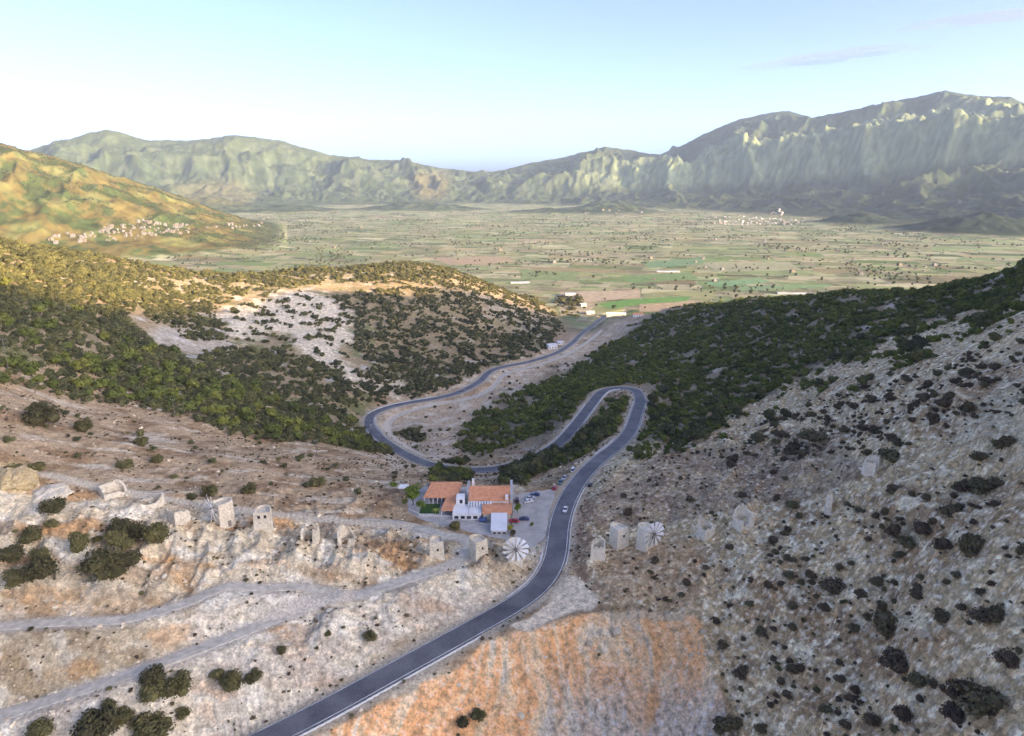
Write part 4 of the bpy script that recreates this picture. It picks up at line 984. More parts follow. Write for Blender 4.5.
# ------------------------------------------------------------------ shape helpers
class MB:
    """collects boxes, prisms and tubes and links them as one mesh object"""
    def __init__(s): s.v = []; s.f = []; s.m = []
    def quad(s, pts, m=0):
        b = len(s.v); s.v += [tuple(p) for p in pts]; s.f.append(tuple(range(b, b + len(pts)))); s.m.append(m)
    def box(s, x0, x1, y0, y1, z0, z1, m=0):
        b = len(s.v); s.v += [(x0, y0, z0), (x1, y0, z0), (x1, y1, z0), (x0, y1, z0), (x0, y0, z1), (x1, y0, z1), (x1, y1, z1), (x0, y1, z1)]
        for q in ((0, 3, 2, 1), (4, 5, 6, 7), (0, 1, 5, 4), (1, 2, 6, 5), (2, 3, 7, 6), (3, 0, 4, 7)): s.f.append(tuple(b + i for i in q)); s.m.append(m)
    def prism(s, poly, z0, z1, m=0, taper=1.0, mtop=None):
        n = len(poly); b = len(s.v); cx = sum(p[0] for p in poly) / n; cy = sum(p[1] for p in poly) / n
        zz = z1 if hasattr(z1, '__len__') else [z1] * n
        s.v += [(x, y, z0) for x, y in poly] + [(cx + (x - cx) * taper, cy + (y - cy) * taper, h) for (x, y), h in zip(poly, zz)]
        for i in range(n): s.f.append((b + i, b + (i + 1) % n, b + n + (i + 1) % n, b + n + i)); s.m.append(m)
        s.f.append(tuple(b + n + i for i in range(n))); s.m.append(m if mtop is None else mtop)
    def tube(s, p, q, r0, r1=None, n=8, m=0):
        r1 = r0 if r1 is None else r1; d = Vector(q) - Vector(p); rot = d.to_track_quat('Z', 'Y').to_matrix(); b = len(s.v)
        for o_, r in ((p, r0), (q, r1)):
            for k in range(n): s.v.append(tuple(Vector(o_) + rot @ Vector((math.cos(2 * PI * k / n) * r, math.sin(2 * PI * k / n) * r, 0))))
        for k in range(n): s.f.append((b + k, b + (k + 1) % n, b + n + (k + 1) % n, b + n + k)); s.m.append(m)
        s.f.append(tuple(b + n + k for k in range(n))); s.m.append(m); s.f.append(tuple(b + k for k in range(n))[::-1]); s.m.append(m)
    def build(s, name, mats, parent=None, smooth_=False):
        return new_mesh(name, s.v, s.f, mats, s.m, smooth_, parent)
def empty(name, loc, rz=0.0):
    e = bpy.data.objects.new(name, None); COL.objects.link(e); e.location = loc; e.rotation_euler = (0, 0, rz); e.empty_display_size = .2; return e
def W(px, py, z): 
    x, y, _ = at_z(px, py, z); return float(x), float(y)

def masonry(name, c0, c1, c2, scale=1.1):
    m, nt, b = material(name); L = nt.links.new
    tc = nt.nodes.new('ShaderNodeTexCoord'); v = nt.nodes.new('ShaderNodeTexVoronoi'); v.inputs['Scale'].default_value = scale * 1.6
    n = nt.nodes.new('ShaderNodeTexNoise'); n.inputs['Scale'].default_value = .5; n.inputs['Detail'].default_value = 6
    L(tc.outputs['Object'], v.inputs['Vector']); L(tc.outputs['Object'], n.inputs['Vector'])
    sp = nt.nodes.new('ShaderNodeSeparateColor'); L(v.outputs['Color'], sp.inputs[0])
    a = nt.nodes.new('ShaderNodeMath'); a.operation = 'MULTIPLY_ADD'; a.inputs[1].default_value = .45; L(sp.outputs[0], a.inputs[0])
    q = nt.nodes.new('ShaderNodeMath'); q.operation = 'MULTIPLY'; q.inputs[1].default_value = .6; L(n.outputs['Fac'], q.inputs[0]); L(q.outputs[0], a.inputs[2])
    r = nt.nodes.new('ShaderNodeValToRGB'); r.color_ramp.elements[0].position = .15; r.color_ramp.elements[0].color = (*c0, 1); r.color_ramp.elements[1].position = .9; r.color_ramp.elements[1].color = (*c2, 1)
    e = r.color_ramp.elements.new(.5); e.color = (*c1, 1)
    L(a.outputs[0], r.inputs[0]); L(r.outputs[0], b.inputs['Base Color']); b.inputs['Roughness'].default_value = .95; b.inputs['Specular IOR Level'].default_value = .1
    bp = nt.nodes.new('ShaderNodeBump'); bp.inputs['Strength'].default_value = .5; bp.inputs['Distance'].default_value = .12
    L(v.outputs['Distance'], bp.inputs['Height']); L(bp.outputs[0], b.inputs['Normal'])
    return m
M_STONE = masonry('old mill masonry', (.44, .36, .25), (.62, .53, .39), (.76, .69, .55))
M_OCHRE = masonry('ochre rubble', (.34, .24, .12), (.48, .35, .18), (.60, .48, .29))
M_LIME = masonry('weathered whitewash', (.62, .52, .37), (.82, .71, .54), (.92, .83, .66))
M_SAIL = plain('white sailcloth', (.84, .83, .79), .9, .06, .7)
M_WOOD = plain('grey wood', (.22, .19, .16), .85, .25, 2)
M_DARK = plain('dark opening', (.03, .028, .026), .9)
M_WHITE = plain('white render', (.78, .77, .74), .85, .08, .4)
M_CREAM = plain('cream render', (.62, .56, .46), .85, .12, .4)
M_GREYW = plain('grey render', (.46, .46, .45), .85, .12, .4)
M_TIN = plain('white sheet roof', (.72, .73, .72), .5, .08, .3)
M_GLASS = plain('dark glass', (.03, .04, .05), .12, spec=.6)
M_BLUE = plain('blue canvas', (.05, .10, .22), .8, .1, 1)
M_STEEL = plain('galvanised steel', (.42, .43, .44), .45, metal=.6)
def tiles():
    m, nt, b = material('orange roof tiles'); L = nt.links.new
    tc = nt.nodes.new('ShaderNodeTexCoord'); w = nt.nodes.new('ShaderNodeTexWave'); w.inputs['Scale'].default_value = 1.6; w.inputs['Distortion'].default_value = .6; w.bands_direction = 'X'
    n = nt.nodes.new('ShaderNodeTexNoise'); n.inputs['Scale'].default_value = .8; n.inputs['Detail'].default_value = 6
    L(tc.outputs['Object'], w.inputs['Vector']); L(tc.outputs['Object'], n.inputs['Vector'])
    a = nt.nodes.new('ShaderNodeMath'); a.operation = 'MULTIPLY_ADD'; a.inputs[1].default_value = .18; L(w.outputs['Fac'], a.inputs[0]); L(n.outputs['Fac'], a.inputs[2])
    r = nt.nodes.new('ShaderNodeValToRGB'); r.color_ramp.elements[0].position = .3; r.color_ramp.elements[0].color = (.64, .22, .10, 1); r.color_ramp.elements[1].position = .85; r.color_ramp.elements[1].color = (.86, .40, .23, 1)
    L(a.outputs[0], r.inputs[0]); L(r.outputs[0], b.inputs['Base Color']); b.inputs['Roughness'].default_value = .85; b.inputs['Specular IOR Level'].default_value = .15
    bp = nt.nodes.new('ShaderNodeBump'); bp.inputs['Strength'].default_value = .4; bp.inputs['Distance'].default_value = .1; L(w.outputs['Fac'], bp.inputs['Height']); L(bp.outputs[0], b.inputs['Normal'])
    return m
M_TILE = tiles()

# ------------------------------------------------------------------ windmills (front faces local -Y)
def horseshoe(w, L, n=12, grow=0.0):
    """flat front at -Y, round back at +Y"""
    r = w / 2 + grow; y0 = -L / 2 - grow; yc = L / 2 - w / 2
    P = [(-r, y0), (r, y0)]
    for k in range(n + 1):
        a = PI * k / n; P.append((r * math.cos(a), yc + r * math.sin(a)))
    return P
def mill(px, py, face, w, L, h, label, white=False, wheel=None, holes=0, parapet=.7, name='windmill', gable=False, cat='windmill'):
    x, y, z = cast(px, py)
    x, y = x * (1 + (L * .35) / math.hypot(x, y)), y * (1 + (L * .35) / math.hypot(x, y)); z = float(ground_z(x, y))
    w, L, h = w * .86, L * .86, h * .88
    e = empty(name, (x, y, z), face); thing(e, label, cat)
    mt = M_LIME if white else M_STONE
    t = MB(); P0 = horseshoe(w, L); P1 = [(a * .88, b * .90) for a, b in P0]; P2 = [(a * .80, b * .83) for a, b in P1]
    n = len(P0); base = len(t.v)
    zt = [h + (.9 if gable else 0) * (1 - abs(a) / (w / 2)) - (1.1 if gable else 0) * (b + L / 2) / L for a, b in P0]
    t.v += [(a, b, -1.8) for a, b in P0] + [(a, b, q) for (a, b), q in zip(P1, zt)] + [(a, b, q) for (a, b), q in zip(P2, zt)] + [(a, b, q - parapet) for (a, b), q in zip(P2, zt)]
    for k in range(3):
        for i in range(n): t.f.append((base + k * n + i, base + k * n + (i + 1) % n, base + (k + 1) * n + (i + 1) % n, base + (k + 1) * n + i)); t.m.append(0)
    t.f.append(tuple(base + 3 * n + i for i in range(n))); t.m.append(0)
    t.build('tower', [mt], e)
    def on_front(xc, zc, ww, hh, nm, mat, side=-1):
        k = zc / h; yf = -L / 2 * (1 - .10 * k) - .04
        b = MB(); b.box(xc - ww / 2, xc + ww / 2, yf - .06, yf + .4, zc - hh / 2, zc + hh / 2); return b.build(nm, [mat], e)
    if holes:
        for q in range(holes): on_front((q - (holes - 1) / 2) * 2.1, h * .80, .85, 1.1, 'window', M_DARK)
    else:
        on_front(.3, h * .62, .7, .9, 'window', M_DARK)
    d = MB(); d.box(w * .44, w * .52, -.6, .6, -.3, 2.0); d.build('door', [M_WOOD], e)
    if wheel:
        R, nsail, sails = wheel; hz_ = h * .86; yf = -L / 2 * .9 - 1.2
        s_ = MB(); s_.tube((0, -L / 2 * .7, hz_ + .1), (0, yf - 1.3, hz_ - .05), .22, .18); s_.build('axle', [M_WOOD], e)
        hb = MB(); hb.tube((0, yf + .25, hz_), (0, yf - .35, hz_), .5, .42, 12); hb.build('hub', [M_WOOD], e)
        for k in range(nsail):
            a = 2 * PI * k / nsail + .13; c_, s2 = math.cos(a), math.sin(a)
            sp_ = MB(); sp_.tube((c_ * .3, yf, hz_ + s2 * .3), (c_ * R, yf, hz_ + s2 * R), .11 if not sails else .07, .07 if not sails else .05, 6); so_ = sp_.build('spoke', [M_SAIL if not sails else M_WOOD], e)
            if sails:
                a2 = a + 2 * PI / nsail * .60; ca, sa = math.cos(a2), math.sin(a2); q = MB()
                p0 = (c_ * .7, yf - .05, hz_ + s2 * .7); p1 = (c_ * R, yf - .05, hz_ + s2 * R); p2 = (ca * R * .93, yf + .35, hz_ + sa * R * .93); p3 = (c_ * .5 + ca * .4, yf + .05, hz_ + s2 * .5 + sa * .4)
                fr = [p0, p1, p2, p3]; bk = [(u, v + .05, w_) for u, v, w_ in fr]
                q.quad(fr); q.quad(bk[::-1])
                for i in range(4): q.quad([fr[i], bk[i], bk[(i + 1) % 4], fr[(i + 1) % 4]])
                q.build('sail', [M_SAIL], e)
    return e
def ruin(px, py, face, w, L, h, seed, label, gap=(0., 0.), low=.25, mat=None, debris=True, cat='ruined mill'):
    """roofless horseshoe wall of uneven height with a breach"""
    x, y, z = cast(px, py); k0 = 1 + L * .35 / math.hypot(x, y); x, y = x * k0, y * k0; z = float(ground_z(x, y)); w, L, h = w * .84, L * .84, h * .86
    e = empty('ruined_mill', (x, y, z), face); thing(e, label, cat)
    rg = np.random.default_rng(seed); P = horseshoe(w, L, 22)
    P = [P[0]] + [(P[0][0] + (P[1][0] - P[0][0]) * t, P[0][1]) for t in (.2, .4, .6, .8)] + P[1:]
    Q = []
    for i in range(len(P)):
        a, b = P[i], P[(i + 1) % len(P)]; Q += [a, ((a[0] + b[0]) / 2, (a[1] + b[1]) / 2)]
    n = len(Q); ph = rg.uniform(0, 6.28); H = []
    for i, (a, b) in enumerate(Q):
        u = i / n; hh = h * (low + (1 - low) * (.5 + .5 * math.sin(2 * PI * u + ph)) ** .7) * rg.uniform(.86, 1.08)
        if gap[0] < u < gap[1]: hh = .3 + rg.uniform(0, .5)
        H.append(hh)
    t = MB(); th = .80
    t.v = [(a, b, -1.6) for a, b in Q] + [(a * (1 - .1 * k / h), b * (1 - .1 * k / h), k) for (a, b), k in zip(Q, H)] + [(a * (th - .06 * k / h), b * (th - .06 * k / h), k * rg.uniform(.9, 1)) for (a, b), k in zip(Q, H)] + [(a * th, b * th, -.6) for a, b in Q]
    for k in range(3):
        for i in range(n): t.f.append((k * n + i, k * n + (i + 1) % n, (k + 1) * n + (i + 1) % n, (k + 1) * n + i)); t.m.append(0)
    t.build('wall', [mat or M_STONE], e)
    if debris:
        d = bmesh.new()
        for k in range(26):
            a = rg.uniform(0, 2 * PI); r = rg.uniform(.2, 1.0) * w * .75; s_ = rg.uniform(.25, .8)
            rt = bmesh.ops.create_icosphere(d, subdivisions=1, radius=s_)
            for v in rt['verts']: v.co = Vector((v.co.x + r * math.cos(a), v.co.y + r * math.sin(a), v.co.z * .7 + rg.uniform(-.1, .3) + (.5 if r < w * .4 else 0))) + Vector(rg.normal(size=3)) * .1
        me_ = bpy.data.meshes.new('rubble'); d.to_mesh(me_); d.free(); me_.materials.append(mat or M_STONE); linked('rubble', me_, e)
    return e
R_ = math.radians
mill(226, 528, R_(-38), 7.4, 8.6, 10.2, 'stone windmill with bare white spokes facing left on the left ridge', wheel=(5.2, 10, False))
mill(265, 531, R_(12), 7.6, 8.4, 9.2, 'round stone mill with two dark holes near the top, right of the spoked windmill', holes=2)
mill(437, 558, R_(8), 6.4, 7.4, 8.6, 'pale stone mill with one small window beside the gravel track end')
mill(477, 560, R_(38), 6.6, 7.8, 8.8, 'stone mill with its dark side to the track, below the restaurant')
mill(515, 563, R_(4), 6.4, 7.6, 8.2, 'white windmill with a full wheel of sails beside the road bend', True, (4.9, 12, True))
mill(617, 549, R_(28), 6.4, 8.6, 9.6, 'white gabled mill without sails on the right of the road', True, gable=True)
mill(645, 550, R_(30), 7.0, 8.6, 9.4, 'white windmill with a full wheel of sails on the right hill', True, (4.9, 12, True))
ruin(598, 560, R_(-12), 6.4, 7.4, 7.6, 21, 'roofless mill with a dark open top, nearest the road on the right', low=.78, mat=M_LIME)
ruin(115, 498, R_(-42), 8.0, 10.5, 5.2, 22, 'collapsed pale mill leaning wedge, leftmost of the ridge ruins', low=.15)
ruin(154, 508, R_(-60), 8.5, 10, 4.2, 23, 'broad low heap of a collapsed mill right of the leaning wedge', low=.35)
ruin(178, 524, R_(60), 7.5, 8.5, 6.5, 24, 'curved shell of a mill left of the spoked windmill', low=.08, gap=(.55, .85))
ruin(312, 543, R_(0), 7.2, 8.2, 7.2, 25, 'split mill ruin with two tall wall slabs on the ridge', low=.3, gap=(.0, .13))
ruin(347, 546, R_(10), 7.2, 8.2, 7.4, 26, 'mill ruin with a dark hollow between two walls at the ridge end', low=.35, gap=(.02, .12))
ruin(704, 539, R_(25), 6.0, 7.2, 6.8, 27, 'roofless stone mill between the white windmill and the upper ruin', low=.72, mat=M_LIME)
ruin(741, 529, R_(20), 6.8, 8.2, 7.2, 28, 'broken mill with a dark doorway higher up the right hill', low=.3, gap=(.03, .12), mat=M_LIME)
ruin(869, 476, R_(40), 5.2, 6.2, 6.5, 29, 'ruined mill with a dark gap on the crags of the right hill', low=.3, gap=(.02, .10), mat=M_LIME)
def stub(px, py, w, h, label):
    x, y, z = cast(px, py); e = empty('wall_stub', (x, y, z), R_(75)); thing(e, label, 'wall')
    t = MB(); t.prism([(-w, -.6), (w, -.6), (w, .6), (-w, .6)], -1, [h, h * .7, h * .72, h * .96], 0, .93); t.build('wall', [M_LIME], e)
    d = MB(); d.prism([(-w * 1.3, -1.3), (-w * .2, -1.5), (w, -1.2), (w * 1.2, .4), (w, 1.3), (-w, 1.2)], -.8, [.5, .8, .4, .7, .6, .4], 0, .7); d.build('rubble', [M_STONE], e)
stub(828, 510, 2.2, 6.5, 'tall pale wall stub standing alone on the right hill')
def mound(px, py, r, h, seed, mat, label):
    x, y, z = cast(px, py); rg = np.random.default_rng(seed); bm = bmesh.new(); bmesh.ops.create_icosphere(bm, subdivisions=4, radius=1)
    for v in bm.verts:
        n_ = 1 + .22 * float(perlin(v.co.x * 2.2 + seed, v.co.y * 2.2)) + .14 * float(perlin(v.co.x * 6 + seed, v.co.z * 6 + v.co.y * 5))
        v.co = Vector((v.co.x * r * n_, v.co.y * r * n_, (v.co.z * h) * n_))
    me_ = bpy.data.meshes.new('rubble_mound'); bm.to_mesh(me_); bm.free(); me_.materials.append(mat); o = linked('rubble_mound', me_); o.location = (x, y, z - .3); thing(o, label, 'rubble mound')
mound(14, 482, 7.0, 5.2, 3, M_OCHRE, 'ochre rubble mound at the left edge of the ridge')
mound(50, 494, 6.6, 2.6, 5, M_STONE, 'pale flat rubble mound beside the ochre one')
x, y, z = cast(617, 634); o = linked('boulder', rock_mesh('boulder', 71, M_ROCK)); o.location = (x, y, z + .8); o.scale = (3.2, 4.2, 3.6); thing(o, 'large pale boulder on the orange spoil slope', 'boulder')

# ------------------------------------------------------------------ the restaurant
GZ = -1.2
def gable_block(e, x0, x1, y0, y1, ze, zr, wall_m, roof_m, over=.5, along='x', wname='wall', rname='roof', hip=0.0):
    b = MB(); b.box(x0, x1, y0, y1, GZ - 1.5, ze, 0)
    if along == 'x':
        ym = (y0 + y1) / 2
        if not hip:
            for xx, s_ in ((x0, -1), (x1, 1)):
                tri = [(xx, y0, ze), (xx, y1, ze), (xx, ym, zr - .12)]; b.quad(tri if s_ > 0 else tri[::-1])
        w_ = b.build(wname, [wall_m], e)
        r = MB(); t = .18; k = (zr - ze) / (ym - y0); zo = ze - k * over
        A = (x0 - over, y0 - over, zo); B = (x1 + over, y0 - over, zo); C_ = (x1 + over - hip, ym, zr); D = (x0 - over + hip, ym, zr); E = (x1 + over, y1 + over, zo); F = (x0 - over, y1 + over, zo)
        up = lambda p: (p[0], p[1], p[2] + t)
        for f in ((A, B, C_, D), (D, C_, E, F)): r.quad([up(p) for p in f]); r.quad([p for p in f][::-1])
        for p, q in ((A, B), (E, F), (B, C_), (C_, E), (F, D), (D, A)): r.quad([p, q, up(q), up(p)])
        if hip:
            r.quad([up(B), up(E), up(C_)]); r.quad([up(F), up(A), up(D)])
        rf = r.build(rname, [roof_m], e)
    else:
        xm = (x0 + x1) / 2
        for yy, s_ in ((y0, -1), (y1, 1)):
            tri = [(x0, yy, ze), (x1, yy, ze), (xm, yy, zr - .12)]; b.quad(tri if s_ < 0 else tri[::-1])
        w_ = b.build(wname, [wall_m], e)
        r = MB(); t = .18; k = (zr - ze) / (xm - x0); zo = ze - k * over
        A = (x0 - over, y0 - over, zo); B = (xm, y0 - over, zr); C_ = (x1 + over, y0 - over, zo); D = (x0 - over, y1 + over, zo); E = (xm, y1 + over, zr); F = (x1 + over, y1 + over, zo)
        up = lambda p: (p[0], p[1], p[2] + t)
        for f in ((A, B, E, D), (B, C_, F, E)): r.quad([up(p) for p in f]); r.quad(list(f)[::-1])
        for p, q in ((A, B), (B, C_), (C_, F), (F, E), (E, D), (D, A)): r.quad([p, q, up(q), up(p)])
        rf = r.build(rname, [roof_m], e)
    return w_, rf
def win(e, xc, y, z, w=1.0, h=1.2, nm='window', mat=None, nx=0):
    b = MB(); b.box(xc - w / 2, xc + w / 2, y - .05, y + .25, z - h / 2, z + h / 2); o = b.build(nm, [mat or M_GLASS], e)
    f = MB()
    for (a0, a1, c0, c1) in ((-w / 2 - .1, w / 2 + .1, h / 2, h / 2 + .1), (-w / 2 - .1, w / 2 + .1, -h / 2 - .1, -h / 2), (-w / 2 - .1, -w / 2, -h / 2, h / 2), (w / 2, w / 2 + .1, -h / 2, h / 2)):
        f.box(xc + a0, xc + a1, y - .09, y + .2, z + c0, z + c1)
    f.build('frame', [M_WOOD], o); return o
rs = empty('restaurant', (0, 0, 0)); thing(rs, 'white roadside restaurant with orange tiled roofs and a sheet roofed annex', 'restaurant')
mx0, my0 = W(469.5, 500, 2.8); mx1, _ = W(509, 501.5, 2.8); my1 = my0 + 13.5
gable_block(rs, mx0, mx1, my0, my1, 2.7, 6.0, M_WHITE, M_TILE, .45)
b = MB(); b.prism([(mx1 + .5, my0 - .4), (mx1 + 1.6, my0 - .4), (mx1 + 1.6, my1), (mx1 + .5, my1)], GZ - 1, [4.3, 4.3, 6.0, 6.0], 0); b.build('parapet_wall', [M_GREYW], rs)
b = MB(); b.box(mx0 - 1.5, mx0 - .5, my0 + 4, my1, GZ - 1, 5.6); b.build('parapet_wall', [M_GREYW], rs)
b = MB(); b.box(mx0 + .5, mx0 + 1.5, my1 - 3, my1 - 2, 3, 7.6); b.build('chimney', [M_WHITE], rs)
b = MB(); b.box(mx1 - 1.6, mx1 - .3, my0 - .2, my0 + 1, 2.6, 5.0); b.build('chimney', [M_WHITE], rs)
lx0, ly0 = W(483, 513, 1.8); lx1, _ = W(511, 513, 1.8)
gable_block(rs, lx0, lx1, ly0, my0 - .6, 1.5, 2.75, M_CREAM, M_TILE, .4)
# annex with the white sheet roof that falls towards the road
ax0, ay0 = W(491.5, 530, .4); ax1, _ = W(506, 530, .4)
b = MB(); b.prism([(ax0, ay0), (ax1, ay0), (ax1, ly0 - .6), (ax0, ly0 - .6)], GZ - 2.5, [.2, .2, 1.9, 1.9]); b.build('wall', [M_WHITE], rs)
r = MB(); r.v = [(ax0 - .4, ay0 - .5, .28), (ax1 + .4, ay0 - .5, .28), (ax1 + .4, ly0 - .45, 2.05), (ax0 - .4, ly0 - .45, 2.05)]; r.v += [(a, c, d + .14) for a, c, d in r.v]
r.f = [(0, 3, 2, 1), (4, 5, 6, 7), (0, 1, 5, 4), (1, 2, 6, 5), (2, 3, 7, 6), (3, 0, 4, 7)]; r.m = [0] * 6; r.build('roof', [M_TIN], rs)
for q in range(3): win(rs, ax0 + 1.2 + q * 1.9, ay0 - .02, -1.2, 1.2, 1.2)
# flat white wing with awning, door and windows
fx0, fy0 = W(452.5, 514.5, 1.2); fx1 = lx0 - .7
b = MB(); b.box(fx0, fx1, fy0, my0 - .7, GZ - 1.5, 1.2); b.build('wall', [M_WHITE], rs)
b = MB()
for (a0, a1, c0, c1) in ((fx0, fx1, fy0, fy0 + .3), (fx0, fx0 + .3, fy0 + .3, my0 - .75), (fx1 - .3, fx1, fy0 + .3, my0 - .75)): b.box(a0, a1, c0, c1, 1.2, 1.75)
b.build('parapet', [M_WHITE], rs)
for q in range(5): win(rs, fx0 + 1.6 + q * 2.6, fy0 - .02, -.1, 1.5, 1.1)
b = MB()
for q in range(9):
    xx = mx0 - .5 + q * 1.15
    b.prism([(xx, my0 - 4.4), (xx + .7, my0 - 4.4), (xx + .7, my0 - .9), (xx, my0 - .9)], 1.3, [1.75, 1.75, 2.75, 2.75])
b.build('awning', [M_TIN], rs)
cx0, cy0 = W(456, 502, 2.4); b = MB(); b.box(cx0, cx0 + 3.6, cy0, cy0 + 5, GZ, 3.9); b.build('wall', [M_WHITE], rs); win(rs, cx0 + 2.2, cy0 - .02, 2.6, 1.1, 1.5)
b = MB(); ux, uy = W(483, 518.5, .2); b.prism([(ux - 1.5, uy - 2), (ux + 1.5, uy - 2), (ux + 1.5, uy + 1.5), (ux - 1.5, uy + 1.5)], .0, [.5] * 4, 0, .15)
for a, c in ((-1.3, -1.8), (1.3, -1.8), (-1.3, 1.3), (1.3, 1.3)): b.tube((ux + a, uy + c, GZ), (ux + a, uy + c, .1), .05)
b.build('canopy', [M_BLUE], rs)
# open sided pavilion, L shaped
pv = empty('pavilion', (0, 0, 0)); thing(pv, 'open sided dining pavilion with an orange tiled roof beside the green lawn', 'pavilion')
qx0, qy0 = W(423, 498, 1.8); qx1, _ = W(455, 498, 1.8); 
r = MB(); ry1 = qy0 + 10.5; t = .18
def slab(r, pts):
    lo_ = pts; hi_ = [(a, c, d + t) for a, c, d in pts]; n = len(pts)
    r.quad(hi_); r.quad(lo_[::-1])
    for i in range(n): r.quad([lo_[i], lo_[(i + 1) % n], hi_[(i + 1) % n], hi_[i]])
slab(r, [(qx0, qy0, 1.8), (qx1 + 1, qy0, 1.8), (qx1 + 2.6, ry1, 4.2), (qx0 + 2.5, ry1, 4.2)])
slab(r, [(qx0 + 2.5, ry1 + .02, 4.2), (qx1 + 2.6, ry1 + .02, 4.2), (qx1 + 1, ry1 + 4, 2.6), (qx0, ry1 + 4, 2.6)])
ex0, ey0 = W(440.5, 511, 1.5); ex1, _ = W(453, 511, 1.5); gx0, _ = W(446, 498, 1.8)
slab(r, [(ex0, ey0, 1.5), (ex1, ey0, 1.5), (qx1 + 1, qy0 - .02, 1.78), (gx0, qy0 - .02, 1.78)])
r.build('roof', [M_TILE], pv)
for k in range(6):
    xx = qx0 + .5 + k * (gx0 - qx0 - .5) / 5; b = MB(); b.box(xx - .12, xx + .12, qy0 + .3, qy0 + .54, GZ - .4, 1.85); b.build('post', [M_WHITE], pv)
for k in range(4):
    f = k / 3; xx = ex0 + .4 + f * (gx0 - ex0); yy = ey0 + .4 + f * (qy0 - ey0 - .8); b = MB(); b.box(xx - .12, xx + .12, yy - .12, yy + .12, GZ - .4, 1.5 + .26 * f); b.build('post', [M_WHITE], pv)
b = MB(); b.box(qx0 + .6, qx1 + 1, ry1 + 3.2, ry1 + 3.5, GZ - 1, 2.6); b.build('wall', [M_GREYW], pv)
b = MB()
for k in range(4):
    xx = qx0 + 2 + k * 2.6; b.box(xx, xx + 1.5, qy0 + 2.5, qy0 + 3.5, GZ + .7, GZ + .78); b.box(xx + .65, xx + .85, qy0 + 2.9, qy0 + 3.1, GZ, GZ + .7)
b.build('table', [M_WOOD], pv)
M_LAWN = foliage('lawn', (.03, .085, .02), (.045, .11, .025), (.07, .14, .04))
lw = [W(*p, GZ) for p in [(422,504),(440,504),(439,513.5),(419,513.5)]]
lo = new_mesh('lawn', [(a, c, GZ + .03) for a, c in lw], [(3, 2, 1, 0)], M_LAWN); lo['kind'] = 'structure'
yd = YARD[0]; yo = sheet('paved_yard', yd, GZ - .03, plain('yard paving', (.43, .41, .37), .9, .22, .35))
def wall_along(name, pix, z, h, th, mat, label, cat='wall'):
    P = [W(px, py, z) for px, py in pix]; b = MB()
    for (x0, y0), (x1, y1) in zip(P[:-1], P[1:]):
        d = math.hypot(x1 - x0, y1 - y0); nx, ny = -(y1 - y0) / d * th / 2, (x1 - x0) / d * th / 2
        b.prism([(x0 + nx, y0 + ny), (x0 - nx, y0 - ny), (x1 - nx, y1 - ny), (x1 + nx, y1 + ny)], z - 3, z + h)
    o = b.build(name, [mat]); thing(o, label, cat); return o
wall_along('retaining_wall', [(409,511),(420,516),(440,516.5),(453,518)], GZ, .9, .45, M_CONC, 'pale concrete wall below the lawn and pavilion')
wall_along('terrace_wall', [(455,520),(470,523),(489,525.5)], GZ, .7, .4, M_GREYW, 'grey terrace wall in front of the white wing')
hx_, hy_ = W(404, 492, GZ); hut = empty('hut', (hx_, hy_, GZ)); thing(hut, 'small dark hut with pale roof behind the garden trees', 'hut')
b = MB(); b.box(-1.8, 1.8, -1.5, 1.5, -1.5, 2.4); b.build('wall', [M_WOOD], hut); b = MB(); b.prism([(-2.1, -1.8), (2.1, -1.8), (2.1, 1.8), (-2.1, 1.8)], 2.4, [2.6, 2.6, 3.0, 3.0]); b.build('roof', [M_TIN], hut)
# garden plants
def garden_tree(px, py, z, dia, hgt, mat, seed, label, name='garden_tree', trunk=True, cat='garden tree'):
    x, y = W(px, py, z); e = empty(name, (x, y, z)); thing(e, label, cat)
    c = linked('crown', crown_mesh('garden_crown', seed, mat, 700, .12, 1.0, 9), e); c.scale = (dia, dia, hgt * (.75 if trunk else 1)); c.location = (0, 0, hgt * (.25 if trunk else -.02))
    if trunk:
        t = linked('trunk', TRUNKS[0], e); t.scale = (dia * .8, dia * .8, hgt)
garden_tree(413, 505, GZ, 7.0, 9.5, M_GARDEN, 601, 'tall bright green tree left of the lawn')
garden_tree(421, 510.5, GZ, 4.6, 4.8, M_GARDEN, 602, 'smaller yellow green tree at the lawn edge')
garden_tree(405, 507, GZ, 3.6, 4.0, M_OAK, 603, 'dark green tree beside the tall bright one')
garden_tree(517.5, 513, -.6, 3.2, 4.6, M_GARDEN, 604, 'small lollipop tree between restaurant and car park')
garden_tree(510, 530, -.9, 2.8, 2.2, M_YELLOW, 605, 'yellow flowering shrub at the annex corner', 'flowering_shrub', False, 'flowering shrub')
garden_tree(513, 534, -.9, 2.6, 1.8, M_BUSH, 606, 'low green shrub below the yellow flowering one', 'garden_shrub', False, 'garden shrub')
garden_tree(532, 526, -.6, 2.0, 2.0, M_OAK, 607, 'clipped round dark shrub in the car park', 'garden_shrub', False, 'garden shrub')
garden_tree(393, 492, -6, 4.4, 5.0, M_GARDEN, 608, 'olive green tree on the slope left of the hut')
garden_tree(384, 494, -7, 3.0, 3.0, M_YELLOW, 609, 'yellowing low shrub left of the garden', 'garden_shrub', False, 'garden shrub')
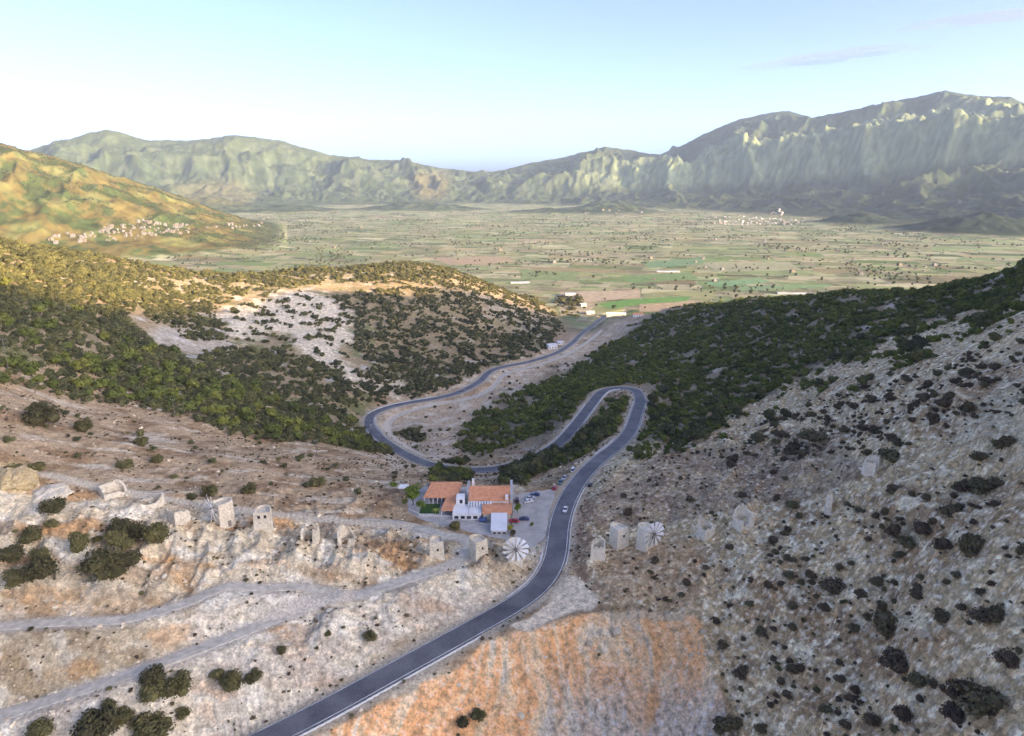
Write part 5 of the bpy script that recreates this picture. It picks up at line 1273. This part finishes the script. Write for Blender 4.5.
def palm(px, py, z, h, label):
    x, y = W(px, py, z); e = empty('palm_tree', (x, y, z)); thing(e, label, 'palm')
    t = MB(); t.tube((0, 0, -.5), (.1, 0, h), .22, .16, 8); t.build('trunk', [M_BARK], e); f = MB()
    for k in range(16):
        a = 2 * PI * k / 16; p = [(.1 + math.cos(a) * r, math.sin(a) * r, h + d) for r, d in ((0, 0), (.8, .5), (1.6, .45), (2.3, -.15))]
        for i in range(3):
            w_ = .22 * (1 - i * .25); nx, ny = -math.sin(a) * w_, math.cos(a) * w_
            f.quad([(p[i][0] + nx, p[i][1] + ny, p[i][2]), (p[i][0] - nx, p[i][1] - ny, p[i][2]), (p[i + 1][0] - nx * .7, p[i + 1][1] - ny * .7, p[i + 1][2]), (p[i + 1][0] + nx * .7, p[i + 1][1] + ny * .7, p[i + 1][2])])
    f.build('crown', [M_GARDEN], e)
palm(417, 494, GZ, 4.2, 'slim palm behind the tall bright garden tree'); palm(436, 517, GZ - .3, 3.0, 'small palm by the pale retaining wall')

# ------------------------------------------------------------------ cars
M_TYRE = plain('tyre rubber', (.02, .02, .02), .9); M_RIM = plain('wheel rim', (.5, .5, .52), .4, metal=.7); M_LAMP = plain('lamp glass', (.8, .8, .78), .2); M_RED = plain('tail lamp', (.4, .02, .02), .3)
def car_paint(name, c):
    m = plain(name, c, .35, spec=.5); m.node_tree.nodes['Principled BSDF'].inputs['Coat Weight'].default_value = .5; return m
def make_car(loc, rz, paint, label, van=False, group=None):
    """front faces local +Y"""
    e = empty('parked_car' if 'parked' in label else 'car', loc, rz); thing(e, label, 'car', group)
    prof = [(-2.1, .35), (-2.15, .8), (-2.05, 1.0), (-1.2, 1.02), (.75, .98), (1.9, .86), (2.12, .66), (2.1, .35)]
    hi = 1.95 if van else 1.46
    b = MB(); n = len(prof); 
    for sgn in (-1, 1): b.v += [(sgn * (.86 if z < .9 else .82), y, z) for y, z in prof]
    for i in range(n): b.f.append((i, (i + 1) % n, n + (i + 1) % n, n + i)); b.m.append(0)
    b.f.append(tuple(range(n))[::-1]); b.m.append(0); b.f.append(tuple(range(n, 2 * n))); b.m.append(0)
    b.build('body', [paint], e)
    cab = [(-1.95 if van else -1.75, 1.0), (-1.75 if van else -1.25, hi - .03), (.1 if not van else .7, hi), (.95 if not van else 1.5, .99)]
    g = MB()
    for sgn in (-1, 1): g.v += [(sgn * (.78 if z < 1.1 else .66), y, z) for y, z in cab]
    for i in range(3): g.f.append((i, i + 1, 4 + i + 1, 4 + i)); g.m.append(0)
    g.f.append((3, 2, 1, 0)); g.m.append(0); g.f.append((4, 5, 6, 7)); g.m.append(0); g.build('windows', [M_GLASS], e)
    rf = MB(); rf.prism([(-.67, cab[1][0] - .08), (.67, cab[1][0] - .08), (.67, cab[2][0] + .08), (-.67, cab[2][0] + .08)], hi - .02, hi + .05, 0, .95); rf.build('roof', [paint], e)
    for sx_ in (-1, 1):
        for yy in (-1.3, 1.3):
            w_ = MB(); w_.tube((sx_ * .68, yy, .32), (sx_ * .88, yy, .32), .32, .32, 14); wo = w_.build('wheel', [M_TYRE], e)
            r_ = MB(); r_.tube((sx_ * .87, yy, .32), (sx_ * .90, yy, .32), .2, .18, 10); r_.build('rim', [M_RIM], wo)
        h_ = MB(); h_.box(sx_ * .62 - .18, sx_ * .62 + .18, 2.02, 2.14, .62, .78); h_.build('headlight', [M_LAMP], e)
        t_ = MB(); t_.box(sx_ * .66 - .14, sx_ * .66 + .14, -2.17, -2.05, .72, .92); t_.build('tail_light', [M_RED], e)
    return e
PA = {k: car_paint(k + ' car paint', c) for k, c in (('white', (.78, .78, .77)), ('navy', (.02, .035, .12)), ('red', (.50, .02, .03)), ('black', (.02, .02, .025)), ('maroon', (.09, .02, .02)), ('teal', (.05, .16, .20)), ('silver', (.45, .46, .47)))}
def road_heading(px, py):
    x, y, _ = cast(px, py); i = int(np.argmin((road_c[:, 0] - x) ** 2 + (road_c[:, 1] - y) ** 2)); i = min(max(i, 1), len(road_c) - 2)
    t = road_c[i + 1] - road_c[i - 1]; return i, math.atan2(-t[0], t[1])
def road_car(px, py, off, paint, label, flip=False, van=False):
    i, a = road_heading(px, py); n = normals2d(road_c)[i]; lz = .15 if abs(off) < 4 else float(ground_z(road_c[i, 0] + n[0] * off, road_c[i, 1] + n[1] * off)) - road_c[i, 2] + .05
    make_car((road_c[i, 0] + n[0] * off, road_c[i, 1] + n[1] * off, road_c[i, 2] + lz), a + (PI if flip else 0), PA[paint], label, van)
road_car(565, 511, .9, 'white', 'white car driving towards the camera on the road', True)
road_car(587, 485, 6.3, 'black', 'black car parked on the right verge of the road', False)
road_car(557, 490, -7.6, 'red', 'red car parked left of the road, nearest the car park', False)
road_car(562, 483, -7.4, 'teal', 'dark teal car parked just beyond the red one', True)
road_car(566, 479, -7.2, 'silver', 'grey car parked behind the dark teal one', True)
road_car(576, 472, -6.3, 'white', 'white van parked on the left verge by the wood', False, True)
road_car(369, 427, 0.5, 'silver', 'tiny pale car rounding the far valley bend', False)
def lot_car(px, py, rz, paint, label, van=False):
    x, y = W(px, py, -.55); make_car((x, y, -.54), R_(rz), PA[paint], label, van)
lot_car(535, 495.5, 82, 'navy', 'dark blue car parked at the far edge of the car park')
lot_car(528.5, 502.5, -70, 'white', 'white car parked in the middle of the car park')
lot_car(530.5, 499, -72, 'silver', 'silver car parked behind the white one')
lot_car(517, 502, 5, 'maroon', 'dark maroon van parked against the restaurant side wall', True)
lot_car(514, 522, 75, 'red', 'red car parked below the lollipop tree')
lot_car(524, 520, 82, 'navy', 'dark blue car parked beside the red one')
# ------------------------------------------------------------------ guard walls, poles, lamps
def road_span(p, q):
    i = road_heading(*p)[0]; j = road_heading(*q)[0]; return (i, j) if i < j else (j, i)
def parapet(p, q, off, h, label, mat=None, w=.34, name='guard_wall'):
    i, j = road_span(p, q); c = road_c[i:j + 1]; n = normals2d(road_c)[i:j + 1]; b = MB()
    for k in range(len(c)):
        for o_, z_ in ((off - w / 2, -.6), (off - w / 2, h), (off + w / 2, h), (off + w / 2, -.6)): b.v.append((c[k, 0] + n[k, 0] * o_, c[k, 1] + n[k, 1] * o_, c[k, 2] + z_))
    for k in range(len(c) - 1):
        for s_ in range(3): b.f.append((k * 4 + s_, k * 4 + s_ + 1, k * 4 + s_ + 5, k * 4 + s_ + 4)); b.m.append(0)
    b.f += [(0, 1, 2, 3), tuple(4 * (len(c) - 1) + s_ for s_ in (3, 2, 1, 0))]; b.m += [0, 0]
    o = b.build(name, [mat or M_CONC]); thing(o, label, 'guard wall'); return o
M_PALE = plain('pale kerb concrete', (.66, .66, .64), .9, .1, .7)
parapet((575,424), (622,388.5), -4.9, .95, 'white guard wall along the outside of the hairpin top', M_PALE, .5)
parapet((632,428), (639,402), -4.8, .5, 'low pale kerb wall inside the upper hairpin leg', M_PALE)
parapet((603,456), (622,441), -4.8, .8, 'pale guard wall where the road drops to the hairpin', M_PALE, .45)
parapet((626,438), (639,404), 4.8, .55, 'low guard wall outside the upper hairpin leg', M_PALE)
parapet((545,452), (590,405), 4.7, .5, 'low pale wall on the lower side of the hairpin descent', M_PALE)
parapet((378,435), (370,418), 4.9, .6, 'pale guard wall round the outside of the valley bend', M_PALE, .4)
parapet((372,414), (440,397.5), -4.8, .45, 'low kerb wall on the hill side of the valley road', M_PALE)
parapet((400,453), (372,428), -4.9, .8, 'white guard wall inside the valley bend', M_PALE, .45)
parapet((556,560), (552,548), -5.1, .25, 'short kerb wall by the car park entrance', M_PALE)
parapet((515,604), (555,555), -4.75, .22, 'white kerb along the inside of the pass bend', M_PALE, .3)
parapet((553,563), (575,487), 4.75, .22, 'white kerb along the right side of the pass road', M_PALE, .3)
parapet((270,736), (470,630), 5.0, .3, 'pale kerb on the spoil side of the climbing road', M_PALE, .3)
def lamp(px, py, hpx, label, wood=False):
    x, y, z = cast(px, py); d = math.sqrt(x * x + y * y + (z - CAM_Z) ** 2); h = hpx * d / FPX / .88
    e = empty('utility_pole' if wood else 'street_lamp', (x, y, z), RNG.uniform(-.6, .6)); thing(e, label, 'utility pole' if wood else 'street lamp')
    b = MB(); b.tube((0, 0, -.6), (0, 0, h), .17 if wood else .11, .12 if wood else .07, 8); b.build('pole', [M_WOOD if wood else M_STEEL], e)
    if wood:
        b = MB(); b.box(-1.3, 1.3, -.09, .09, h - .9, h - .7); b.build('cross_arm', [M_WOOD], e)
        for k in (-1.1, 0, 1.1):
            b = MB(); b.tube((k, 0, h - .7), (k, 0, h - .4), .07, .05, 6); b.build('insulator', [M_WHITE], e)
    else:
        b = MB(); b.tube((0, 0, h - .1), (1.2, 0, h + .15), .05); b.build('arm', [M_STEEL], e); b = MB(); b.box(1.0, 1.7, -.13, .13, h + .08, h + .2); b.build('lamp_head', [M_GREYW], e)
for a in ((9,372,25,'wooden pole at the left edge above the shaded wood'),(176,424,21,'wooden pole in the wood at the middle of the left slope'),(317,457,16,'wooden pole near the lower edge of the left wood'),(228,443,15,'wooden pole between the other two poles along the left wood')): lamp(*a, True)
for a in ((568,472,13,'street lamp at the wood edge left of the pass road'),(507,472,15,'street lamp by the lower hairpin road'),(613,447,13,'street lamp among the oaks inside the hairpin'),(440,528,15,'thin lamp post in front of the pavilion'),(469,521,25,'tall thin pole in front of the white wing'),(549,534,22,'lamp post at the car park corner')): lamp(*a)
# ------------------------------------------------------------------ houses of the valley, villages and plain
def house_mesh(name, w, d, h, style, wall, roofm):
    b = MB(); b.box(-w / 2, w / 2, -d / 2, d / 2, -2.5, h, 0)
    if style == 'flat':
        for (x0, x1, y0, y1) in ((-w / 2, w / 2, -d / 2, -d / 2 + .3), (-w / 2, w / 2, d / 2 - .3, d / 2), (-w / 2, -w / 2 + .3, -d / 2 + .3, d / 2 - .3), (w / 2 - .3, w / 2, -d / 2 + .3, d / 2 - .3)): b.box(x0, x1, y0, y1, h, h + .6, 0)
        b.box(-w * .1, w * .28, 0, d * .35, h + .002, h + 2.2, 0)
    else:
        o = .4; r = h + d * .24
        A = [(-w / 2 - o, -d / 2 - o, h - .1), (w / 2 + o, -d / 2 - o, h - .1), (w / 2 + o, 0, r), (-w / 2 - o, 0, r), (w / 2 + o, d / 2 + o, h - .1), (-w / 2 - o, d / 2 + o, h - .1)]
        b.quad([A[0], A[1], A[2], A[3]], 1); b.quad([A[3], A[2], A[4], A[5]], 1); b.quad([A[1], A[4], A[2]], 0); b.quad([A[0], A[3], A[5]], 0)
    for k in range(3):
        xx = -w * .33 + k * w * .33
        b.box(xx - .5, xx + .5, -d / 2 - .03, -d / 2 + .1, .9 if k != 1 else -.2, 2.2, 2)
        if h > 4.5: b.box(xx - .5, xx + .5, -d / 2 - .03, -d / 2 + .1, 3.8, 5.1, 2)
    for k in (-.25, .25):
        b.box(w / 2 - .1, w / 2 + .03, d * k - .5, d * k + .5, .9, 2.2, 2); b.box(-w / 2 - .03, -w / 2 + .1, d * k - .5, d * k + .5, .9, 2.2, 2)
    me = bpy.data.meshes.new(name); me.from_pydata(b.v, [], b.f); me.polygons.foreach_set('material_index', np.array(b.m, np.int32))
    for m in (wall, roofm, M_DARK): me.materials.append(m)
    return me
M_PLASTER = plain('village plaster in sun', (.18, .17, .155), .9, .25, .15)  # plaster darkened in colour to offset the strong sun on these houses
M_PLASTERC = plain('cream village plaster', (.17, .145, .11), .9, .25, .15)
M_OLDTILE = plain('weathered village tiles', (.26, .13, .08), .9, .25, .3)
H_W = [house_mesh('house', 11, 9, 6.2, 'flat', M_PLASTER, M_TILE), house_mesh('house', 9, 8, 3.6, 'flat', M_PLASTER, M_TILE), house_mesh('house', 13, 9, 6.0, 'flat', M_PLASTERC, M_TILE)]
H_T = [house_mesh('house', 11, 9, 5.0, 'gable', M_PLASTER, M_OLDTILE), house_mesh('house', 10, 8, 3.6, 'gable', M_PLASTERC, M_PLASTERC)]
def place_house(px, py, me, s_, label, group, rz=None, cat='house'):
    x, y, z = cast(px, py)
    if y > 8000: return
    o = linked('house', me); o.location = (x, y, z + .2); o.rotation_euler = (0, 0, RNG.uniform(-.5, .5) if rz is None else rz); o.scale = (s_, s_, s_); thing(o, label, cat, group)
M_PLASTER_SHADE = plain('village plaster in shade', (.33, .325, .31), .9, .3, .15)  # same plaster brightened in colour to offset the shade on the right village
H_V = [house_mesh('house', 11, 9, 6.2, 'flat', M_PLASTER_SHADE, M_OLDTILE), house_mesh('house', 12, 8, 4.2, 'flat', M_PLASTER_SHADE, M_OLDTILE), house_mesh('house', 10, 8, 4.6, 'gable', M_PLASTER_SHADE, M_OLDTILE)]
def village(poly, n, s0, s1, label, group, tile=.12, white=False):
    xs = [p[0] for p in poly]; ys = [p[1] for p in poly]; k = 0; tries = 0; got = []
    while k < n and tries < 9000:
        tries += 1; px, py = RNG.uniform(min(xs), max(xs)), RNG.uniform(min(ys), max(ys))
        if not in_poly(poly, np.array([px]), np.array([py]))[0]: continue
        if any(abs(px - a) < 1.6 and abs(py - b) < .7 for a, b in got): continue
        got.append((px, py)); me = H_T[RNG.integers(2)] if RNG.random() < tile else (H_V[RNG.integers(3)] if white else H_W[RNG.integers(3)])
        place_house(px, py, me, RNG.uniform(s0, s1), label, group); k += 1
village([(82,236),(100,228),(125,224),(160,226),(190,228),(192,233),(150,238),(110,241)], 85, .5, .9, 'white or cream house in the village below the left hill', 'houses of the village below the left hill')
village([(40,240),(70,232),(90,232),(88,242),(60,246)], 16, .8, 1.2, 'pale house at the near end of the left village', 'houses at the near end of the left village')
village([(125,222),(140,220),(170,224),(215,226),(260,222),(270,226),(200,231)], 30, .8, 1.2, 'pale house strung along the foot of the left hill', 'houses strung along the hill foot')
village([(704,219),(730,216),(770,216),(800,221),(796,225),(740,226),(712,224)], 75, .75, 1.15, 'white house in the village under the right mountain', 'houses of the village under the right mountain', .03, True)
village([(770,211),(782,209),(786,215),(772,216)], 8, 1.2, 1.7, 'white house above the village under the right mountain', 'houses above the right village', 0, True)
village([(300,228),(560,222),(700,232),(1020,240),(1020,262),(800,285),(640,285),(500,262),(320,250)], 60, .55, 1.0, 'small pale farmhouse out among the fields of the plain', 'farmhouses among the fields', .15)
village([(520,212),(690,208),(700,216),(560,220)], 10, 1., 1.5, 'pale house at the foot of the low far hills', 'houses at the foot of the far hills', .1)
def own_house(px, py, w, d, h, style, wall, roofm, label, rz):
    x, y, z = cast(px, py); e = empty('house', (x, y, z), R_(rz)); thing(e, label, 'house'); b = MB(); b.box(-w / 2, w / 2, -d / 2, d / 2, -3, h); b.build('wall', [wall], e)
    r = MB()
    if style == 'flat': r.box(-w / 2 - .3, w / 2 + .3, -d / 2 - .3, d / 2 + .3, h, h + .35)
    else:
        o = .5; q = h + d * .22; A = [(-w / 2 - o, -d / 2 - o, h - .05), (w / 2 + o, -d / 2 - o, h - .05), (w / 2 + o, 0, q), (-w / 2 - o, 0, q), (w / 2 + o, d / 2 + o, h - .05), (-w / 2 - o, d / 2 + o, h - .05)]
        r.quad([A[0], A[1], A[2], A[3]]); r.quad([A[3], A[2], A[4], A[5]]); r.quad([A[1], A[4], A[2]]); r.quad([A[0], A[3], A[5]]); r.quad([A[0], A[5], A[4], A[1]])
    r.build('roof', [roofm], e)
    for k in range(int(w // 4)):
        b = MB(); xx = -w / 2 + 2 + k * 4; b.box(xx - .8, xx + .8, -d / 2 - .05, -d / 2 + .2, 1, 2.3); b.build('window', [M_GLASS], e)
own_house(552, 348, 13, 9, 5.2, 'flat', M_WHITE, M_TIN, 'white flat roofed house on the left of the valley road', 18)
own_house(560, 344, 8, 7, 3.6, 'flat', M_WHITE, M_TIN, 'low white building right of the flat roofed valley house', 18)
own_house(638, 316.5, 16, 10, 4.5, 'gable', M_WHITE, M_TILE, 'red roofed end house by the fields at the valley mouth', -4)
own_house(616, 315.5, 34, 9, 3.6, 'gable', M_CREAM, M_TIN, 'long pale roofed shed where the valley road meets the plain', -4)
own_house(590, 314, 15, 9, 4, 'gable', M_CREAM, M_CREAM, 'pale farm building left of the road at the valley mouth', 10)
own_house(570, 296, 22, 12, 6, 'flat', M_GREYW, M_GREYW, 'grey building beyond the trees at the valley mouth', 8)
own_house(583, 306, 11, 9, 4, 'gable', M_CREAM, M_CREAM, 'ochre house beside the dark trees at the valley mouth', 20)
M_FILM = plain('old greenhouse film', (.36, .37, .36), .6, .2, .1)
def greenhouse(px, py, w, d, rz, label):
    x, y, z = cast(px, py); e = empty('greenhouse', (x, y, z), R_(rz)); thing(e, label, 'greenhouse'); b = MB(); n = 8
    P = [(-w / 2, 0)] + [(-w / 2 * math.cos(PI * k / n), 1.6 + 2.2 * math.sin(PI * k / n)) for k in range(n + 1)] + [(w / 2, 0)]; m_ = len(P)
    b.v = [(-d / 2, a, z_) for a, z_ in P] + [(d / 2, a, z_) for a, z_ in P]
    for i in range(m_ - 1): b.f.append((i, i + 1, m_ + i + 1, m_ + i)); b.m.append(0)
    b.f += [tuple(range(m_)), tuple(range(m_, 2 * m_))[::-1]]; b.m += [0, 0]; b.build('cover', [M_FILM], e)
greenhouse(795, 294, 14, 75, -8, 'long white greenhouse on the plain beyond the right ridge'); greenhouse(668, 272, 14, 60, -5, 'white greenhouse in the middle of the plain'); greenhouse(520, 283, 12, 45, 5, 'small white greenhouse beyond the left spur')
# ------------------------------------------------------------------ moon and thin clouds
mm, nt, b_ = material('moon rock'); b_.inputs['Base Color'].default_value = (.8, .8, .8, 1); b_.inputs['Roughness'].default_value = 1; b_.inputs['Alpha'].default_value = .24
n_ = nt.nodes.new('ShaderNodeTexNoise'); n_.inputs['Scale'].default_value = 1.6; tc_ = nt.nodes.new('ShaderNodeTexCoord'); r_ = nt.nodes.new('ShaderNodeValToRGB'); r_.color_ramp.elements[0].color = (.4, .4, .4, 1); r_.color_ramp.elements[1].color = (.9, .9, .88, 1); r_.color_ramp.elements[0].position = .35; r_.color_ramp.elements[1].position = .6
nt.links.new(tc_.outputs['Generated'], n_.inputs['Vector']); nt.links.new(n_.outputs['Fac'], r_.inputs[0]); nt.links.new(r_.outputs[0], b_.inputs['Base Color'])
x, y, z = at_dist(79, 105, 32000); bm = bmesh.new(); bmesh.ops.create_uvsphere(bm, u_segments=32, v_segments=16, radius=215); me = bpy.data.meshes.new('moon'); bm.to_mesh(me); bm.free(); me.materials.append(mm)
me.polygons.foreach_set('use_smooth', np.ones(len(me.polygons), bool)); o = linked('moon', me); o.location = (x, y, z); thing(o, 'faint pale moon in the sky above the left mountains', 'moon')
mc = bpy.data.materials.new('cloud vapour'); mc.use_nodes = True; nt = mc.node_tree; nt.nodes.remove(nt.nodes['Principled BSDF'])
pv_ = nt.nodes.new('ShaderNodeVolumePrincipled'); pv_.inputs['Color'].default_value = (.30, .29, .25, 1); pv_.inputs['Density'].default_value = .0008; nt.links.new(pv_.outputs[0], nt.nodes['Material Output'].inputs['Volume'])
def cloud(px, py, puffs):
    bm = bmesh.new()
    for (ox, oz, rx, rz) in puffs:
        rt = bmesh.ops.create_icosphere(bm, subdivisions=3, radius=1)
        for v in rt['verts']:
            k = 1 + .25 * float(perlin(v.co.x * 2.4 + ox, v.co.z * 2 + oz))
            v.co = Vector((v.co.x * rx * k + ox, v.co.y * rx * .45, v.co.z * rz * k + oz))
    me_ = bpy.data.meshes.new('cloud'); bm.to_mesh(me_); bm.free(); me_.materials.append(mc); o = linked('cloud', me_); x, y, z = at_dist(px, py, 14500); o.location = (x, y, z); o.rotation_euler = (0, 0, -math.atan2(x, y)); o['kind'] = 'stuff'
cloud(830, 57, [(-500, -60, 900, 45), (100, 20, 1000, 50), (700, 90, 700, 45), (-1100, -110, 500, 25), (1200, 60, 500, 25)])
cloud(985, 18, [(0, 0, 1100, 60), (900, 40, 900, 60), (-900, -50, 500, 30)])
# ------------------------------------------------------------------ sun, sky, air, camera
world = bpy.data.worlds.new('World'); scene.world = world; world.use_nodes = True
wn = world.node_tree
bg = wn.nodes['Background']
sky = wn.nodes.new('ShaderNodeTexSky'); sky.sky_type = 'NISHITA'; sky.sun_disc = False
sky.sun_elevation = SUN_EL; sky.sun_rotation = SUN_AZ
sky.altitude = 1000; sky.air_density = 0.28; sky.dust_density = 5.5; sky.ozone_density = 4.4
wn.links.new(sky.outputs[0], bg.inputs[0]); bg.inputs[1].default_value = 0.15
S = Vector((math.sin(SUN_AZ) * math.cos(SUN_EL), math.cos(SUN_AZ) * math.cos(SUN_EL), math.sin(SUN_EL)))
sl = bpy.data.lights.new('sun', 'SUN'); sl.energy = 2.0; sl.angle = math.radians(.6); sl.color = (1, .89, .66)
so = bpy.data.objects.new('sun', sl); COL.objects.link(so); so.rotation_euler = S.to_track_quat('Z', 'Y').to_euler(); so.location = (400, 0, 900)
# air
zmin = float(Z2.min()) - 1.0; zmax = max(float(Z2.max()), CAM_Z) + 6.0
bm = bmesh.new(); bmesh.ops.create_cube(bm, size=1.0)
for v in bm.verts: v.co = (v.co.x * 20200, v.co.y * 20200, zmin + (v.co.z + .5) * (zmax - zmin))
me = bpy.data.meshes.new('haze'); bm.to_mesh(me); bm.free()
hz = bpy.data.objects.new('haze', me); COL.objects.link(hz); hz['kind'] = 'stuff'
mh = bpy.data.materials.new('air'); mh.use_nodes = True; nt = mh.node_tree
nt.nodes.remove(nt.nodes['Principled BSDF'])
pv = nt.nodes.new('ShaderNodeVolumePrincipled'); pv.inputs['Color'].default_value = (.56, .76, 1, 1); pv.inputs['Density'].default_value = HAZE_DENSITY if 'HAZE_DENSITY' in globals() else 2.8e-5
pv.inputs['Anisotropy'].default_value = 0.0
nt.links.new(pv.outputs[0], nt.nodes['Material Output'].inputs['Volume']); me.materials.append(mh)
cd = bpy.data.cameras.new('camera'); cd.sensor_width = 36; cd.lens = FPX / 1024 * 36; cd.clip_start = 1; cd.clip_end = 60000
co = bpy.data.objects.new('camera', cd); COL.objects.link(co); co.location = (0, 0, CAM_Z); co.rotation_euler = (PI / 2 - PITCH, 0, 0)
scene.camera = co
scene.render.engine = 'CYCLES'
scene.render.resolution_x, scene.render.resolution_y = 1024, 736
scene.view_settings.view_transform = 'Standard'; scene.view_settings.look = 'None'; scene.view_settings.gamma = 1.0
scene.view_settings.exposure = 2.84
scene.view_settings.use_white_balance = True
scene.view_settings.white_balance_temperature = 10000; scene.view_settings.white_balance_tint = 20
scene.cycles.max_bounces = 5; scene.cycles.diffuse_bounces = 3; scene.cycles.glossy_bounces = 2; scene.cycles.volume_bounces = 1; scene.cycles.transparent_max_bounces = 8
scene.cycles.use_denoising = True
scene.cycles.denoising_prefilter = 'NONE'
scene.cycles.sample_clamp_indirect = 4.0
scene.cycles.use_adaptive_sampling = False
scene.cycles.caustics_reflective = False; scene.cycles.caustics_refractive = False
